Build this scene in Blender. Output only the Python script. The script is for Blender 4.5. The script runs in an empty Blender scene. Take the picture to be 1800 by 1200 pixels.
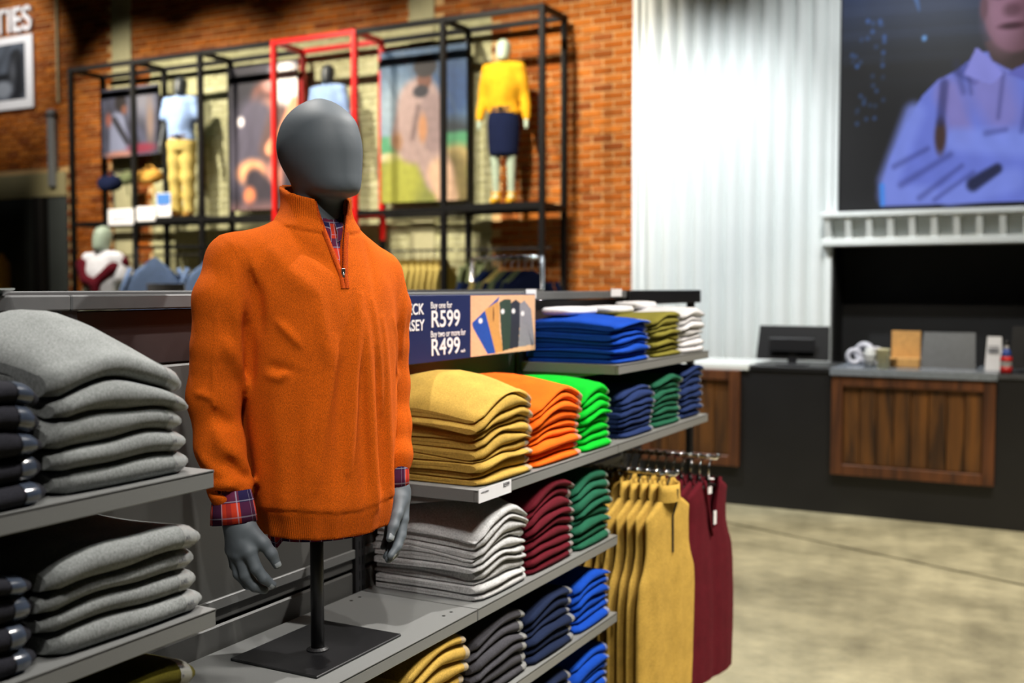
import bpy, math, random
import numpy as np
from mathutils import Matrix, Vector

# ---------------------------------------------------------------- camera, world, lights
SC = bpy.context.scene
COL = SC.collection
H = 1.58                      # camera height
FPX, CX, CY = 1900.0, 900.0, 600.0
PITCH = math.atan(95 / FPX)
YAW = math.radians(27.9)
SY, CYW = math.sin(YAW), math.cos(YAW)
F0 = np.array([-SY, CYW, 0.0]); RV = np.array([CYW, SY, 0.0]); U0 = np.array([0, 0, 1.0])
FV = F0 * math.cos(PITCH) - U0 * math.sin(PITCH)
UV = U0 * math.cos(PITCH) + F0 * math.sin(PITCH)
CAMP = np.array([0.0, 0.0, H])

def ray(x, y):
    return FV + RV * (x - CX) / FPX - UV * (y - CY) / FPX
def onz(x, y, z):
    d = ray(x, y); return CAMP + d * ((z - H) / d[2])
def onx(x, y, X):
    d = ray(x, y); return CAMP + d * (X / d[0])
def ony(x, y, Y):
    d = ray(x, y); return CAMP + d * (Y / d[1])

cam = bpy.data.cameras.new('camera')
cam.sensor_width = 36.0
cam.lens = 36.0 * FPX / 1800.0
cam.clip_start = 0.05
cam.dof.use_dof = True
cam.dof.focus_distance = 2.22
cam.dof.aperture_fstop = 2.7
camo = bpy.data.objects.new('camera', cam)
COL.objects.link(camo)
camo.matrix_world = Matrix(((RV[0], UV[0], -FV[0], 0), (RV[1], UV[1], -FV[1], 0), (RV[2], UV[2], -FV[2], H), (0, 0, 0, 1)))
SC.camera = camo

w = bpy.data.worlds.new('world'); SC.world = w
w.use_nodes = True
w.node_tree.nodes['Background'].inputs[0].default_value = (0.9, 0.95, 1.0, 1)
w.node_tree.nodes['Background'].inputs[1].default_value = 0.0
SC.view_settings.view_transform = 'Standard'
SC.view_settings.look = 'None'
SC.view_settings.gamma = 1.0
SC.view_settings.use_curve_mapping = False
SC.view_settings.exposure = 0.0

TRACK_Z = 5.8                 # height of the shop's ceiling lighting track, above the picture
NSPOT = [0]
def spot(loc, target, power, size=50, blend=0.6, radius=0.06, color=(1, 0.93, 0.82)):
    """one lamp head of the ceiling track, slid along its beam to the track height"""
    k = (TRACK_Z - target[2]) / (loc[2] - target[2])
    loc = tuple(t + (l - t) * k for l, t in zip(loc, target))
    power *= k * k; size = math.degrees(2 * math.atan(math.tan(math.radians(size / 2)) / k))
    NSPOT[0] += 1; name = 'ceiling_track_spot_%02d_offscreen' % NSPOT[0]
    l = bpy.data.lights.new(name, 'SPOT')
    l.energy = power; l.spot_size = math.radians(size); l.spot_blend = blend
    l.shadow_soft_size = radius; l.color = color
    o = bpy.data.objects.new(name, l); COL.objects.link(o)
    o.location = loc
    o.rotation_euler = (Vector(target) - Vector(loc)).to_track_quat('-Z', 'Y').to_euler()
    return o
WARM = (1, 0.90, 0.74); NEUT = (1, 0.96, 0.90); COOL = (0.93, 0.97, 1.0)
# ceiling track spots above the aisle and the shelving
spot((0.35, 0.5, 4.7), (-1.40, 1.9, 1.5), 150, 34, 0.7, 0.05, NEUT)
spot((-0.2, 4.5, 4.5), (-1.42, 1.85, 1.45), 860, 40, 0.7, 0.05, NEUT)
spot((-3.0, 2.4, 4.7), (-1.45, 1.75, 1.6), 470, 34, 0.7, 0.05, NEUT)
spot((0.0, 1.9, 4.8), (-1.40, 1.85, 1.4), 130, 34, 0.7, 0.05, NEUT)
spot((0.5, 2.4, 4.7), (-1.35, 2.75, 1.0), 360, 36, 0.7, 0.05, NEUT)
spot((0.4, 3.7, 4.7), (-1.3, 3.7, 1.1), 310, 38, 0.7, 0.05, NEUT)
spot((-0.1, -0.2, 4.7), (-1.4, 1.15, 1.1), 260, 34, 0.7, 0.05, NEUT)
spot((0.7, 0.3, 4.7), (-1.4, 2.6, 0.9), 230, 32, 0.8, 0.05, NEUT)
spot((0.9, 5.0, 4.9), (-0.4, 5.3, 0.0), 900, 75, 0.8, 0.08, WARM)
spot((1.4, 3.2, 4.9), (0.4, 4.4, 0.0), 700, 75, 0.8, 0.08, WARM)
# white corrugated wall and cash desk
spot((-3.3, 6.6, 5.0), (-2.95, 8.9, 1.3), 760, 60, 0.7, 0.07, COOL)
spot((-1.2, 6.2, 5.0), (-1.7, 8.8, 2.2), 420, 60, 0.7, 0.07, COOL)
spot((-1.0, 5.2, 5.0), (-1.2, 7.65, 0.7), 520, 50, 0.7, 0.07, WARM)
# wall display
for (x, p) in ((-4.3, 1150), (-5.9, 850), (-7.6, 1000), (-9.3, 1300), (-10.7, 1000)):
    spot((x - 0.5, 7.0, 5.6), (x, 9.95, 3.0), p, 60, 0.9, 0.05, WARM)
spot((-12.6, 7.6, 6.0), (-13.0, 10.0, 4.7), 420, 50, 0.9, 0.05, NEUT)
spot((-2.9, 4.9, 5.0), (-3.6, 6.7, 1.5), 320, 45, 0.8, 0.05, NEUT)
spot((-7.2, 5.2, 5.2), (-7.7, 7.2, 1.7), 420, 50, 0.8, 0.05, NEUT)
for (x, p) in ((-5.2, 420), (-7.0, 420), (-9.0, 520)):
    spot((x + 0.6, 5.6, 5.4), (x, 8.4, 1.6), p, 60, 0.8, 0.05, WARM)

# ---------------------------------------------------------------- mesh helpers
def link(o, parent=None):
    COL.objects.link(o)
    if parent is not None: o.parent = parent
    return o
def mesh(name, verts, faces, smooth=False):
    m = bpy.data.meshes.new(name)
    m.from_pydata([tuple(map(float, v)) for v in verts], [], [tuple(map(int, f)) for f in faces])
    m.update()
    if smooth: m.polygons.foreach_set('use_smooth', np.ones(len(m.polygons), dtype=bool))
    return m
def obj(name, m, mat=None, parent=None):
    if mat is not None and len(m.materials) == 0: m.materials.append(mat)
    return link(bpy.data.objects.new(name, m), parent)
def empty(name, loc=(0, 0, 0), rz=0.0):
    o = bpy.data.objects.new(name, None); o.empty_display_size = 0.1
    COL.objects.link(o); o.location = loc; o.rotation_euler = (0, 0, rz)
    return o
def tag(o, label=None, cat=None, group=None, kind=None):
    if label: o['label'] = label
    if cat: o['category'] = cat
    if group: o['group'] = group
    if kind: o['kind'] = kind
    return o

class MB:
    """collects shapes that become one mesh"""
    def __init__(s): s.v = []; s.f = []
    def add(s, vs, fs):
        n = len(s.v); s.v += [tuple(v) for v in vs]; s.f += [tuple(i + n for i in f) for f in fs]; return s
    def box(s, x0, x1, y0, y1, z0, z1, bev=0.0):
        if bev <= 0:
            return s.add([(x0,y0,z0),(x1,y0,z0),(x1,y1,z0),(x0,y1,z0),(x0,y0,z1),(x1,y0,z1),(x1,y1,z1),(x0,y1,z1)],
                         [(3,2,1,0),(4,5,6,7),(0,1,5,4),(1,2,6,5),(2,3,7,6),(3,0,4,7)])
        b = bev; vs = []; fs = []
        lo = (x0, y0, z0); hi = (x1, y1, z1)
        idx = {}
        for a in range(3):
            for i in (0, 1):
                for j in (0, 1):
                    for k in (0, 1):
                        c = [(lo[q] + (0 if q == a else b)) if (i, j, k)[q] == 0 else (hi[q] - (0 if q == a else b)) for q in range(3)]
                        idx[(a, i, j, k)] = len(vs); vs.append(c)
        for a in range(3):
            p, q = [d for d in range(3) if d != a]
            for sgn in (0, 1):
                def g(u, w_):
                    t = [0, 0, 0]; t[a] = sgn; t[p] = u; t[q] = w_; return idx[(a, *t)]
                fs.append((g(0,0), g(1,0), g(1,1), g(0,1)))
        for a in range(3):           # edges running along a, between faces p and q
            p, q = [d for d in range(3) if d != a]
            for i in (0, 1):
                for j in (0, 1):
                    def g(face, e):
                        t = [0, 0, 0]; t[a] = e; t[p] = i; t[q] = j; return idx[(face, *t)]
                    fs.append((g(p,0), g(p,1), g(q,1), g(q,0)))
        for i in (0, 1):
            for j in (0, 1):
                for k in (0, 1): fs.append((idx[(0,i,j,k)], idx[(1,i,j,k)], idx[(2,i,j,k)]))
        return s.add(vs, fs)
    def tube(s, pts, r, n=8, cap=True):
        pts = [np.array(p, float) for p in pts]; rs = r if hasattr(r, '__len__') else [r] * len(pts)
        rings = []; up = None
        for i, p in enumerate(pts):
            t = pts[min(i + 1, len(pts) - 1)] - pts[max(i - 1, 0)]; t = t / (np.linalg.norm(t) + 1e-12)
            if up is None:
                up = np.array([0, 0, 1.0]) if abs(t[2]) < 0.9 else np.array([1.0, 0, 0])
            a = np.cross(up, t); a /= np.linalg.norm(a) + 1e-12; b = np.cross(t, a); up = b
            rings.append([p + rs[i] * (math.cos(q) * a + math.sin(q) * b) for q in np.linspace(0, 2 * math.pi, n, endpoint=False)])
        vs = [v for g in rings for v in g]; fs = []
        for i in range(len(rings) - 1):
            for k in range(n):
                fs.append((i*n+k, i*n+(k+1)%n, (i+1)*n+(k+1)%n, (i+1)*n+k))
        if cap: fs += [tuple(range(n-1, -1, -1)), tuple((len(rings)-1)*n + k for k in range(n))]
        return s.add(vs, fs)
    def lathe(s, c, prof, n=20):
        """prof: list of (r, z) bottom to top around the vertical through c"""
        vs = []; fs = []
        for (r, z) in prof:
            for q in np.linspace(0, 2 * math.pi, n, endpoint=False): vs.append((c[0] + r * math.cos(q), c[1] + r * math.sin(q), c[2] + z))
        for i in range(len(prof) - 1):
            for k in range(n): fs.append((i*n+k, i*n+(k+1)%n, (i+1)*n+(k+1)%n, (i+1)*n+k))
        fs += [tuple(range(n-1, -1, -1)), tuple((len(prof)-1)*n + k for k in range(n))]
        return s.add(vs, fs)
    def build(s, name, mat, parent=None, smooth=False, origin=None):
        v = np.array(s.v, float)
        if origin is not None: v = v - np.array(origin)
        o = obj(name, fixn(mesh(name, v, s.f, smooth)), mat, parent)
        if origin is not None: o.location = origin
        return o
import bmesh
def fixn(m):
    b = bmesh.new(); b.from_mesh(m); bmesh.ops.recalc_face_normals(b, faces=b.faces); b.to_mesh(m); b.free(); return m
def grid_mesh(name, P, closed_u=False, closed_v=False, smooth=True):
    """P[i][j] -> quads"""
    P = np.asarray(P); n, m_ = P.shape[:2]; f = []
    for i in range(n if closed_u else n - 1):
        for j in range(m_ if closed_v else m_ - 1):
            f.append((i*m_+j, i*m_+(j+1)%m_, ((i+1)%n)*m_+(j+1)%m_, ((i+1)%n)*m_+j))
    return mesh(name, P.reshape(-1, 3), f, smooth)

def text_obj(name, s, size, mat, parent, origin, ax, ay, align='LEFT', extrude=0.0006, bold=0.0, width=1.0):
    c = bpy.data.curves.new(name, 'FONT'); c.body = s; c.size = size; c.align_x = align; c.extrude = extrude; c.offset = bold; c.space_line = 0.95
    t = bpy.data.objects.new(name + '_src', c); COL.objects.link(t)
    dg = bpy.context.evaluated_depsgraph_get(); dg.update()
    m = bpy.data.meshes.new_from_object(t.evaluated_get(dg))
    bpy.data.objects.remove(t); bpy.data.curves.remove(c)
    ax = np.array(ax, float); ay = np.array(ay, float); az = np.cross(ax, ay)
    n = len(m.vertices); co = np.empty(n * 3); m.vertices.foreach_get('co', co); co = co.reshape(-1, 3)
    p = np.array(origin) + co[:, :1] * ax * width + co[:, 1:2] * ay + co[:, 2:3] * az
    m.vertices.foreach_set('co', p.reshape(-1)); m.update(); m.name = name
    m.materials.clear()
    return obj(name, m, mat, parent)

# ---------------------------------------------------------------- SDF meshing (surface nets)
def surface_nets(fn, lo, hi, h):
    lo = np.array(lo, float); hi = np.array(hi, float)
    n = np.ceil((hi - lo) / h).astype(int) + 1
    ax = [lo[i] + h * np.arange(n[i]) for i in range(3)]
    P = np.stack(np.meshgrid(*ax, indexing='ij'), -1).reshape(-1, 3)
    D = np.concatenate([fn(P[i:i + 400000]) for i in range(0, len(P), 400000)]).reshape(n)
    ins = D < 0
    acc = np.zeros((n[0]-1, n[1]-1, n[2]-1, 3)); cnt = np.zeros((n[0]-1, n[1]-1, n[2]-1))
    offs = [(i, j, k) for i in (0, 1) for j in (0, 1) for k in (0, 1)]
    sl = lambda o: tuple(slice(o[a], n[a] - 1 + o[a]) for a in range(3))
    for a in offs:
        for d in range(3):
            if a[d] == 0:
                b = list(a); b[d] = 1
                Da, Db = D[sl(a)], D[sl(b)]
                cr = (Da < 0) != (Db < 0)
                t = np.where(cr, Da / np.where(cr, Da - Db, 1), 0)
                for q in range(3):
                    acc[..., q] += np.where(cr, a[q] + (t if q == d else 0), 0)
                cnt += cr
    act = cnt > 0
    idx = -np.ones(act.shape, int); idx[act] = np.arange(act.sum())
    cell = np.argwhere(act)
    V = lo + h * (cell + acc[act] / cnt[act][:, None])
    Fs = []
    for d in range(3):
        o1, o2 = [q for q in range(3) if q != d]
        s0 = [slice(None)] * 3; s1 = [slice(None)] * 3
        s0[d] = slice(0, n[d] - 1); s1[d] = slice(1, n[d])
        a_, b_ = ins[tuple(s0)], ins[tuple(s1)]
        e = np.argwhere(a_ != b_)
        e = e[(e[:, o1] > 0) & (e[:, o2] > 0) & (e[:, o1] < n[o1] - 1) & (e[:, o2] < n[o2] - 1)]
        flip = a_[tuple(e.T)]
        def g(i, j):
            c = e.copy(); c[:, o1] -= i; c[:, o2] -= j; return idx[tuple(c.T)]
        q = np.stack([g(1, 1), g(0, 1), g(0, 0), g(1, 0)], 1)
        if d == 1: flip = ~flip
        q[~flip] = q[~flip][:, ::-1]
        Fs.append(q)
    Fq = np.concatenate(Fs)
    return V, Fq[(Fq >= 0).all(1)]
def np_mesh(name, V, Q, smooth=True):
    m = bpy.data.meshes.new(name)
    m.vertices.add(len(V)); m.vertices.foreach_set('co', np.asarray(V, np.float32).reshape(-1))
    m.loops.add(Q.size); m.loops.foreach_set('vertex_index', Q.reshape(-1).astype(np.int32))
    m.polygons.add(len(Q)); m.polygons.foreach_set('loop_start', np.arange(0, Q.size, Q.shape[1], dtype=np.int32))
    m.polygons.foreach_set('loop_total', np.full(len(Q), Q.shape[1], np.int32))
    m.update(calc_edges=True); m.validate()
    if smooth: m.polygons.foreach_set('use_smooth', np.ones(len(m.polygons), bool))
    return m
def smin(a, b, k):
    hh = np.clip(0.5 + 0.5 * (b - a) / k, 0, 1)
    return b + (a - b) * hh - k * hh * (1 - hh)
def capsule(P, a, b, ra, rb):
    a = np.array(a, float); b = np.array(b, float); ab = b - a
    t = np.clip(((P - a) @ ab) / (ab @ ab), 0, 1)
    return np.linalg.norm(P - a - t[:, None] * ab, axis=1) - (ra + (rb - ra) * t)
def chain(P, pts, k=0.01):
    d = None
    for (a, b) in zip(pts[:-1], pts[1:]):
        c = capsule(P, a[:3], b[:3], a[3], b[3]); d = c if d is None else smin(d, c, k)
    return d
def ringtable(P, rows, e=2.0):
    """rows: (z, cu, cv, a, b), ascending z; a soft cross-section stack"""
    R_ = np.array(rows, float); z = P[:, 2]
    cu, cv, a, b = [np.interp(z, R_[:, 0], R_[:, i]) for i in range(1, 5)]
    q = (np.abs((P[:, 0] - cu) / a) ** e + np.abs((P[:, 1] - cv) / b) ** e) ** (1 / e)
    d = (q - 1) * np.minimum(a, b)
    return np.maximum(d, np.maximum(R_[0, 0] - z, z - R_[-1, 0]))
def dense(rows, n=60):
    """smooth resampling of a row table (Catmull-Rom)"""
    R_ = np.array(rows, float); out = []
    for z in np.linspace(R_[0, 0], R_[-1, 0], n):
        i = int(np.clip(np.searchsorted(R_[:, 0], z) - 1, 0, len(R_) - 2))
        p0, p1, p2, p3 = R_[max(i-1, 0)], R_[i], R_[i+1], R_[min(i+2, len(R_)-1)]
        t = (z - p1[0]) / (p2[0] - p1[0])
        m1 = (p2 - p0) / max(p2[0] - p0[0], 1e-9) * (p2[0] - p1[0]); m2 = (p3 - p1) / max(p3[0] - p1[0], 1e-9) * (p2[0] - p1[0])
        v = (2*t**3-3*t**2+1)*p1 + (t**3-2*t**2+t)*m1 + (-2*t**3+3*t**2)*p2 + (t**3-t**2)*m2
        v[0] = z; v[3:] = np.maximum(v[3:], 0.002); out.append(v)
    return out
# ---------------------------------------------------------------- materials
def new_mat(name):
    m = bpy.data.materials.new(name); m.use_nodes = True
    nt = m.node_tree; b = nt.nodes['Principled BSDF']
    return m, nt, b
def N(nt, t, **kw):
    n = nt.nodes.new(t)
    for k, v in kw.items(): setattr(n, k, v)
    return n
def srgb(r, g, b):
    f = lambda c: c / 12.92 if c <= 0.04045 else ((c + 0.055) / 1.055) ** 2.4
    return (f(r / 255), f(g / 255), f(b / 255), 1)
def plain(name, col, rough=0.5, metal=0.0, spec=0.5, vary=0.12, scale=30, bump=0.0):
    m, nt, b = new_mat(name)
    tc = N(nt, 'ShaderNodeTexCoord'); nz = N(nt, 'ShaderNodeTexNoise'); nz.inputs['Scale'].default_value = scale; nz.inputs['Detail'].default_value = 4
    nt.links.new(tc.outputs['Object'], nz.inputs['Vector'])
    r = N(nt, 'ShaderNodeValToRGB')
    r.color_ramp.elements[0].color = tuple(c * (1 - vary) for c in col[:3]) + (1,)
    r.color_ramp.elements[1].color = tuple(min(1, c * (1 + vary)) for c in col[:3]) + (1,)
    r.color_ramp.elements[0].position = 0.3; r.color_ramp.elements[1].position = 0.7
    nt.links.new(nz.outputs['Fac'], r.inputs['Fac']); nt.links.new(r.outputs['Color'], b.inputs['Base Color'])
    b.inputs['Roughness'].default_value = rough; b.inputs['Metallic'].default_value = metal; b.inputs['Specular IOR Level'].default_value = spec
    if bump:
        bp = N(nt, 'ShaderNodeBump'); bp.inputs['Strength'].default_value = bump; bp.inputs['Distance'].default_value = 0.002
        nt.links.new(nz.outputs['Fac'], bp.inputs['Height']); nt.links.new(bp.outputs['Normal'], b.inputs['Normal'])
    return m
def knit(name, col, heather=0.25, scale=420, rough=0.95, bump=0.35, big=0.1, sheen=0.08):
    """knitted wool: speckled yarn colour, fine stitch relief"""
    m, nt, b = new_mat(name)
    tc = N(nt, 'ShaderNodeTexCoord')
    n1 = N(nt, 'ShaderNodeTexNoise'); n1.inputs['Scale'].default_value = scale; n1.inputs['Detail'].default_value = 3
    mp = N(nt, 'ShaderNodeMapping'); mp.inputs['Scale'].default_value = (1, 1, 0.45)
    n2 = N(nt, 'ShaderNodeTexNoise'); n2.inputs['Scale'].default_value = 22; n2.inputs['Detail'].default_value = 5
    nt.links.new(tc.outputs['Object'], mp.inputs['Vector']); nt.links.new(mp.outputs['Vector'], n1.inputs['Vector']); nt.links.new(tc.outputs['Object'], n2.inputs['Vector'])
    r = N(nt, 'ShaderNodeValToRGB')
    r.color_ramp.elements[0].position = 0.32; r.color_ramp.elements[1].position = 0.68
    r.color_ramp.elements[0].color = tuple(c * (1 - heather) for c in col[:3]) + (1,)
    r.color_ramp.elements[1].color = tuple(min(1, c * (1 + heather)) for c in col[:3]) + (1,)
    nt.links.new(n1.outputs['Fac'], r.inputs['Fac'])
    mx = N(nt, 'ShaderNodeMix', data_type='RGBA', blend_type='MULTIPLY'); mx.inputs['Factor'].default_value = 1.0
    r2 = N(nt, 'ShaderNodeValToRGB')
    r2.color_ramp.elements[0].position = 0.3; r2.color_ramp.elements[1].position = 0.7
    r2.color_ramp.elements[0].color = (1 - big,) * 3 + (1,); r2.color_ramp.elements[1].color = (1 + big,) * 3 + (1,)
    nt.links.new(n2.outputs['Fac'], r2.inputs['Fac'])
    nt.links.new(r.outputs['Color'], mx.inputs['A']); nt.links.new(r2.outputs['Color'], mx.inputs['B'])
    nt.links.new(mx.outputs['Result'], b.inputs['Base Color'])
    b.inputs['Roughness'].default_value = rough; b.inputs['Specular IOR Level'].default_value = 0.15
    b.inputs['Sheen Weight'].default_value = sheen; b.inputs['Sheen Roughness'].default_value = 0.5
    b.inputs['Sheen Tint'].default_value = tuple(min(1, c * 1.3 + 0.02) for c in col[:3]) + (1,)
    bp = N(nt, 'ShaderNodeBump'); bp.inputs['Strength'].default_value = bump; bp.inputs['Distance'].default_value = 0.0015
    nt.links.new(n1.outputs['Fac'], bp.inputs['Height']); nt.links.new(bp.outputs['Normal'], b.inputs['Normal'])
    return m
def emit_attr(name, attr, strength):
    m, nt, b = new_mat(name)
    a = N(nt, 'ShaderNodeAttribute', attribute_name=attr)
    nt.links.new(a.outputs['Color'], b.inputs['Emission Color']); b.inputs['Emission Strength'].default_value = strength
    b.inputs['Base Color'].default_value = (0.01, 0.01, 0.01, 1); b.inputs['Roughness'].default_value = 0.35
    return m
def print_attr(name, attr, rough=0.55):
    m, nt, b = new_mat(name)
    a = N(nt, 'ShaderNodeAttribute', attribute_name=attr)
    nt.links.new(a.outputs['Color'], b.inputs['Base Color']); b.inputs['Roughness'].default_value = rough
    return m
def brick_mat(name, cols, island):
    m, nt, b = new_mat(name)
    src = N(nt, 'ShaderNodeNewGeometry').outputs['Random Per Island'] if island else N(nt, 'ShaderNodeObjectInfo').outputs['Random']
    r = N(nt, 'ShaderNodeValToRGB')
    el = r.color_ramp.elements
    while len(el) < len(cols): el.new(0.5)
    for i, c in enumerate(cols): el[i].position = i / (len(cols) - 1); el[i].color = c
    nt.links.new(src, r.inputs['Fac'])
    g = N(nt, 'ShaderNodeNewGeometry'); nz = N(nt, 'ShaderNodeTexNoise'); nz.inputs['Scale'].default_value = 18; nz.inputs['Detail'].default_value = 6
    nt.links.new(g.outputs['Position'], nz.inputs['Vector'])
    mx = N(nt, 'ShaderNodeMix', data_type='RGBA', blend_type='MULTIPLY'); mx.inputs['Factor'].default_value = 0.5
    nt.links.new(r.outputs['Color'], mx.inputs['A']); nt.links.new(nz.outputs['Fac'], mx.inputs['B'])
    nt.links.new(mx.outputs['Result'], b.inputs['Base Color'])
    b.inputs['Roughness'].default_value = 0.9; b.inputs['Specular IOR Level'].default_value = 0.2
    bp = N(nt, 'ShaderNodeBump'); bp.inputs['Strength'].default_value = 0.4; bp.inputs['Distance'].default_value = 0.004
    nt.links.new(nz.outputs['Fac'], bp.inputs['Height']); nt.links.new(bp.outputs['Normal'], b.inputs['Normal'])
    return m
def wood_mat(name, c0, c1):
    m, nt, b = new_mat(name)
    g = N(nt, 'ShaderNodeNewGeometry'); oi = N(nt, 'ShaderNodeObjectInfo')
    mp = N(nt, 'ShaderNodeMapping'); mp.inputs['Scale'].default_value = (14, 14, 1.6)
    ad = N(nt, 'ShaderNodeVectorMath', operation='ADD'); sc = N(nt, 'ShaderNodeVectorMath', operation='SCALE'); sc.inputs['Scale'].default_value = 40
    cb = N(nt, 'ShaderNodeCombineXYZ')
    for i in range(3): nt.links.new(oi.outputs['Random'], cb.inputs[i])
    nt.links.new(cb.outputs[0], sc.inputs[0]); nt.links.new(g.outputs['Position'], ad.inputs[0]); nt.links.new(sc.outputs[0], ad.inputs[1])
    nt.links.new(ad.outputs[0], mp.inputs['Vector'])
    nz = N(nt, 'ShaderNodeTexNoise'); nz.inputs['Scale'].default_value = 1.0; nz.inputs['Detail'].default_value = 7; nz.inputs['Distortion'].default_value = 0.6
    nt.links.new(mp.outputs[0], nz.inputs['Vector'])
    r = N(nt, 'ShaderNodeValToRGB'); r.color_ramp.elements[0].color = c0; r.color_ramp.elements[1].color = c1
    r.color_ramp.elements[0].position = 0.35; r.color_ramp.elements[1].position = 0.7
    nt.links.new(nz.outputs['Fac'], r.inputs['Fac']); nt.links.new(r.outputs['Color'], b.inputs['Base Color'])
    b.inputs['Roughness'].default_value = 0.5
    return m
def concrete_mat():
    m, nt, b = new_mat('polished_concrete')
    g = N(nt, 'ShaderNodeNewGeometry')
    n1 = N(nt, 'ShaderNodeTexNoise'); n1.inputs['Scale'].default_value = 2.2; n1.inputs['Detail'].default_value = 8; n1.inputs['Roughness'].default_value = 0.65
    n2 = N(nt, 'ShaderNodeTexNoise'); n2.inputs['Scale'].default_value = 9; n2.inputs['Detail'].default_value = 5
    nt.links.new(g.outputs['Position'], n1.inputs['Vector']); nt.links.new(g.outputs['Position'], n2.inputs['Vector'])
    r = N(nt, 'ShaderNodeValToRGB'); e = r.color_ramp.elements
    e[0].position = 0.3; e[0].color = srgb(128, 124, 102); e[1].position = 0.72; e[1].color = srgb(196, 190, 160)
    nt.links.new(n1.outputs['Fac'], r.inputs['Fac'])
    mx = N(nt, 'ShaderNodeMix', data_type='RGBA', blend_type='OVERLAY'); mx.inputs['Factor'].default_value = 0.35
    nt.links.new(r.outputs['Color'], mx.inputs['A']); nt.links.new(n2.outputs['Fac'], mx.inputs['B'])
    nt.links.new(mx.outputs['Result'], b.inputs['Base Color'])
    b.inputs['Roughness'].default_value = 0.42
    return m
def plaid_mat():
    """woven check from the UV map: red ground, navy bands, pale hairlines"""
    m, nt, b = new_mat('plaid_flannel')
    tc = N(nt, 'ShaderNodeTexCoord'); sp = N(nt, 'ShaderNodeSeparateXYZ'); nt.links.new(tc.outputs['UV'], sp.inputs[0])
    def band(axis, period, centre, width):
        md = N(nt, 'ShaderNodeMath', operation='PINGPONG'); sb = N(nt, 'ShaderNodeMath', operation='SUBTRACT'); sb.inputs[1].default_value = centre
        nt.links.new(sp.outputs[axis], sb.inputs[0]); nt.links.new(sb.outputs[0], md.inputs[0]); md.inputs[1].default_value = period / 2
        lt = N(nt, 'ShaderNodeMath', operation='LESS_THAN'); lt.inputs[1].default_value = width / 2
        nt.links.new(md.outputs[0], lt.inputs[0]); return lt.outputs[0]
    col = None
    def mix(prev, fac, c, k):
        mu = N(nt, 'ShaderNodeMath', operation='MULTIPLY'); mu.inputs[1].default_value = k; nt.links.new(fac, mu.inputs[0])
        mx = N(nt, 'ShaderNodeMix', data_type='RGBA'); nt.links.new(mu.outputs[0], mx.inputs['Factor'])
        if isinstance(prev, tuple): mx.inputs['A'].default_value = prev
        else: nt.links.new(prev, mx.inputs['A'])
        mx.inputs['B'].default_value = c; return mx.outputs['Result']
    red = srgb(205, 62, 40); navy = srgb(26, 30, 66); pale = srgb(190, 190, 210); wine = srgb(110, 24, 44)
    c = mix(red, band(0, 0.05, 0.0, 0.020), navy, 0.9)
    c = mix(c, band(1, 0.05, 0.008, 0.020), navy, 0.85)
    c = mix(c, band(0, 0.05, 0.022, 0.008), wine, 0.5)
    c = mix(c, band(0, 0.025, 0.0105, 0.0022), pale, 0.4)
    c = mix(c, band(1, 0.025, 0.0005, 0.0018), pale, 0.35)
    nt.links.new(c, b.inputs['Base Color']); b.inputs['Roughness'].default_value = 0.95; b.inputs['Specular IOR Level'].default_value = 0.1
    return m
def sticker_mat():
    m, nt, b = new_mat('clear_size_strip')
    b.inputs['Base Color'].default_value = (0.55, 0.56, 0.55, 1); b.inputs['Roughness'].default_value = 0.12; b.inputs['Alpha'].default_value = 0.38
    b.inputs['Specular IOR Level'].default_value = 0.9
    return m

M = {}
M['rust_knit'] = knit('rust_orange_knit', srgb(200, 88, 8), 0.34, 820, bump=0.7, big=0.06, sheen=0.05)
def add_ribs(m):
    """vertical ribbing on hem band and stand collar of the jersey"""
    nt = m.node_tree; bp = [n for n in nt.nodes if n.type == 'BUMP'][0]
    tc = N(nt, 'ShaderNodeTexCoord'); sp = N(nt, 'ShaderNodeSeparateXYZ'); nt.links.new(tc.outputs['Object'], sp.inputs[0])
    def mth(op, a, b=None):
        n = N(nt, 'ShaderNodeMath', operation=op)
        for i, q in enumerate((a, b)):
            if q is None: continue
            if isinstance(q, (int, float)): n.inputs[i].default_value = q
            else: nt.links.new(q, n.inputs[i])
        return n.outputs[0]
    ang = mth('ARCTAN2', sp.outputs[0], sp.outputs[1])
    hem = mth('MULTIPLY', mth('LESS_THAN', sp.outputs[2], 1.116), mth('SINE', mth('MULTIPLY', ang, 190.0)))
    col = mth('MULTIPLY', mth('GREATER_THAN', sp.outputs[2], 1.722), mth('SINE', mth('MULTIPLY', ang, 105.0)))
    h0 = bp.inputs['Height'].links[0].from_socket
    nt.links.new(mth('ADD', h0, mth('MULTIPLY', mth('ADD', hem, col), 0.45)), bp.inputs['Height'])
add_ribs(M['rust_knit'])
M['plaid'] = plaid_mat()
M['mannequin'] = plain('slate_mannequin', srgb(84, 91, 97), 0.6, vary=0.03, scale=8)
M['nail'] = plain('pale_nail', srgb(140, 146, 150), 0.35, vary=0.02)
M['mannequin_dark'] = plain('dark_mannequin', srgb(52, 58, 62), 0.45, vary=0.03)
M['mannequin_pale'] = plain('pale_green_mannequin', srgb(164, 180, 160), 0.5, vary=0.03)
M['black_metal'] = plain('black_metal', (0.006, 0.006, 0.007, 1), 0.42, vary=0.05)
M['black_steel'] = plain('black_powder_steel', (0.004, 0.004, 0.0045, 1), 0.55, spec=0.2, vary=0.08)
M['red_metal'] = plain('red_painted_steel', srgb(196, 16, 14), 0.4, vary=0.05)
M['shelf'] = plain('grey_shelf_steel', srgb(118, 119, 118), 0.45, vary=0.05, scale=600, bump=0.12)
M['shelf_back'] = plain('grey_back_panel', srgb(84, 84, 82), 0.5, vary=0.05, scale=500, bump=0.1)
M['shelf_dark'] = plain('dark_upright', srgb(44, 44, 46), 0.5, vary=0.05)
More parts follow.
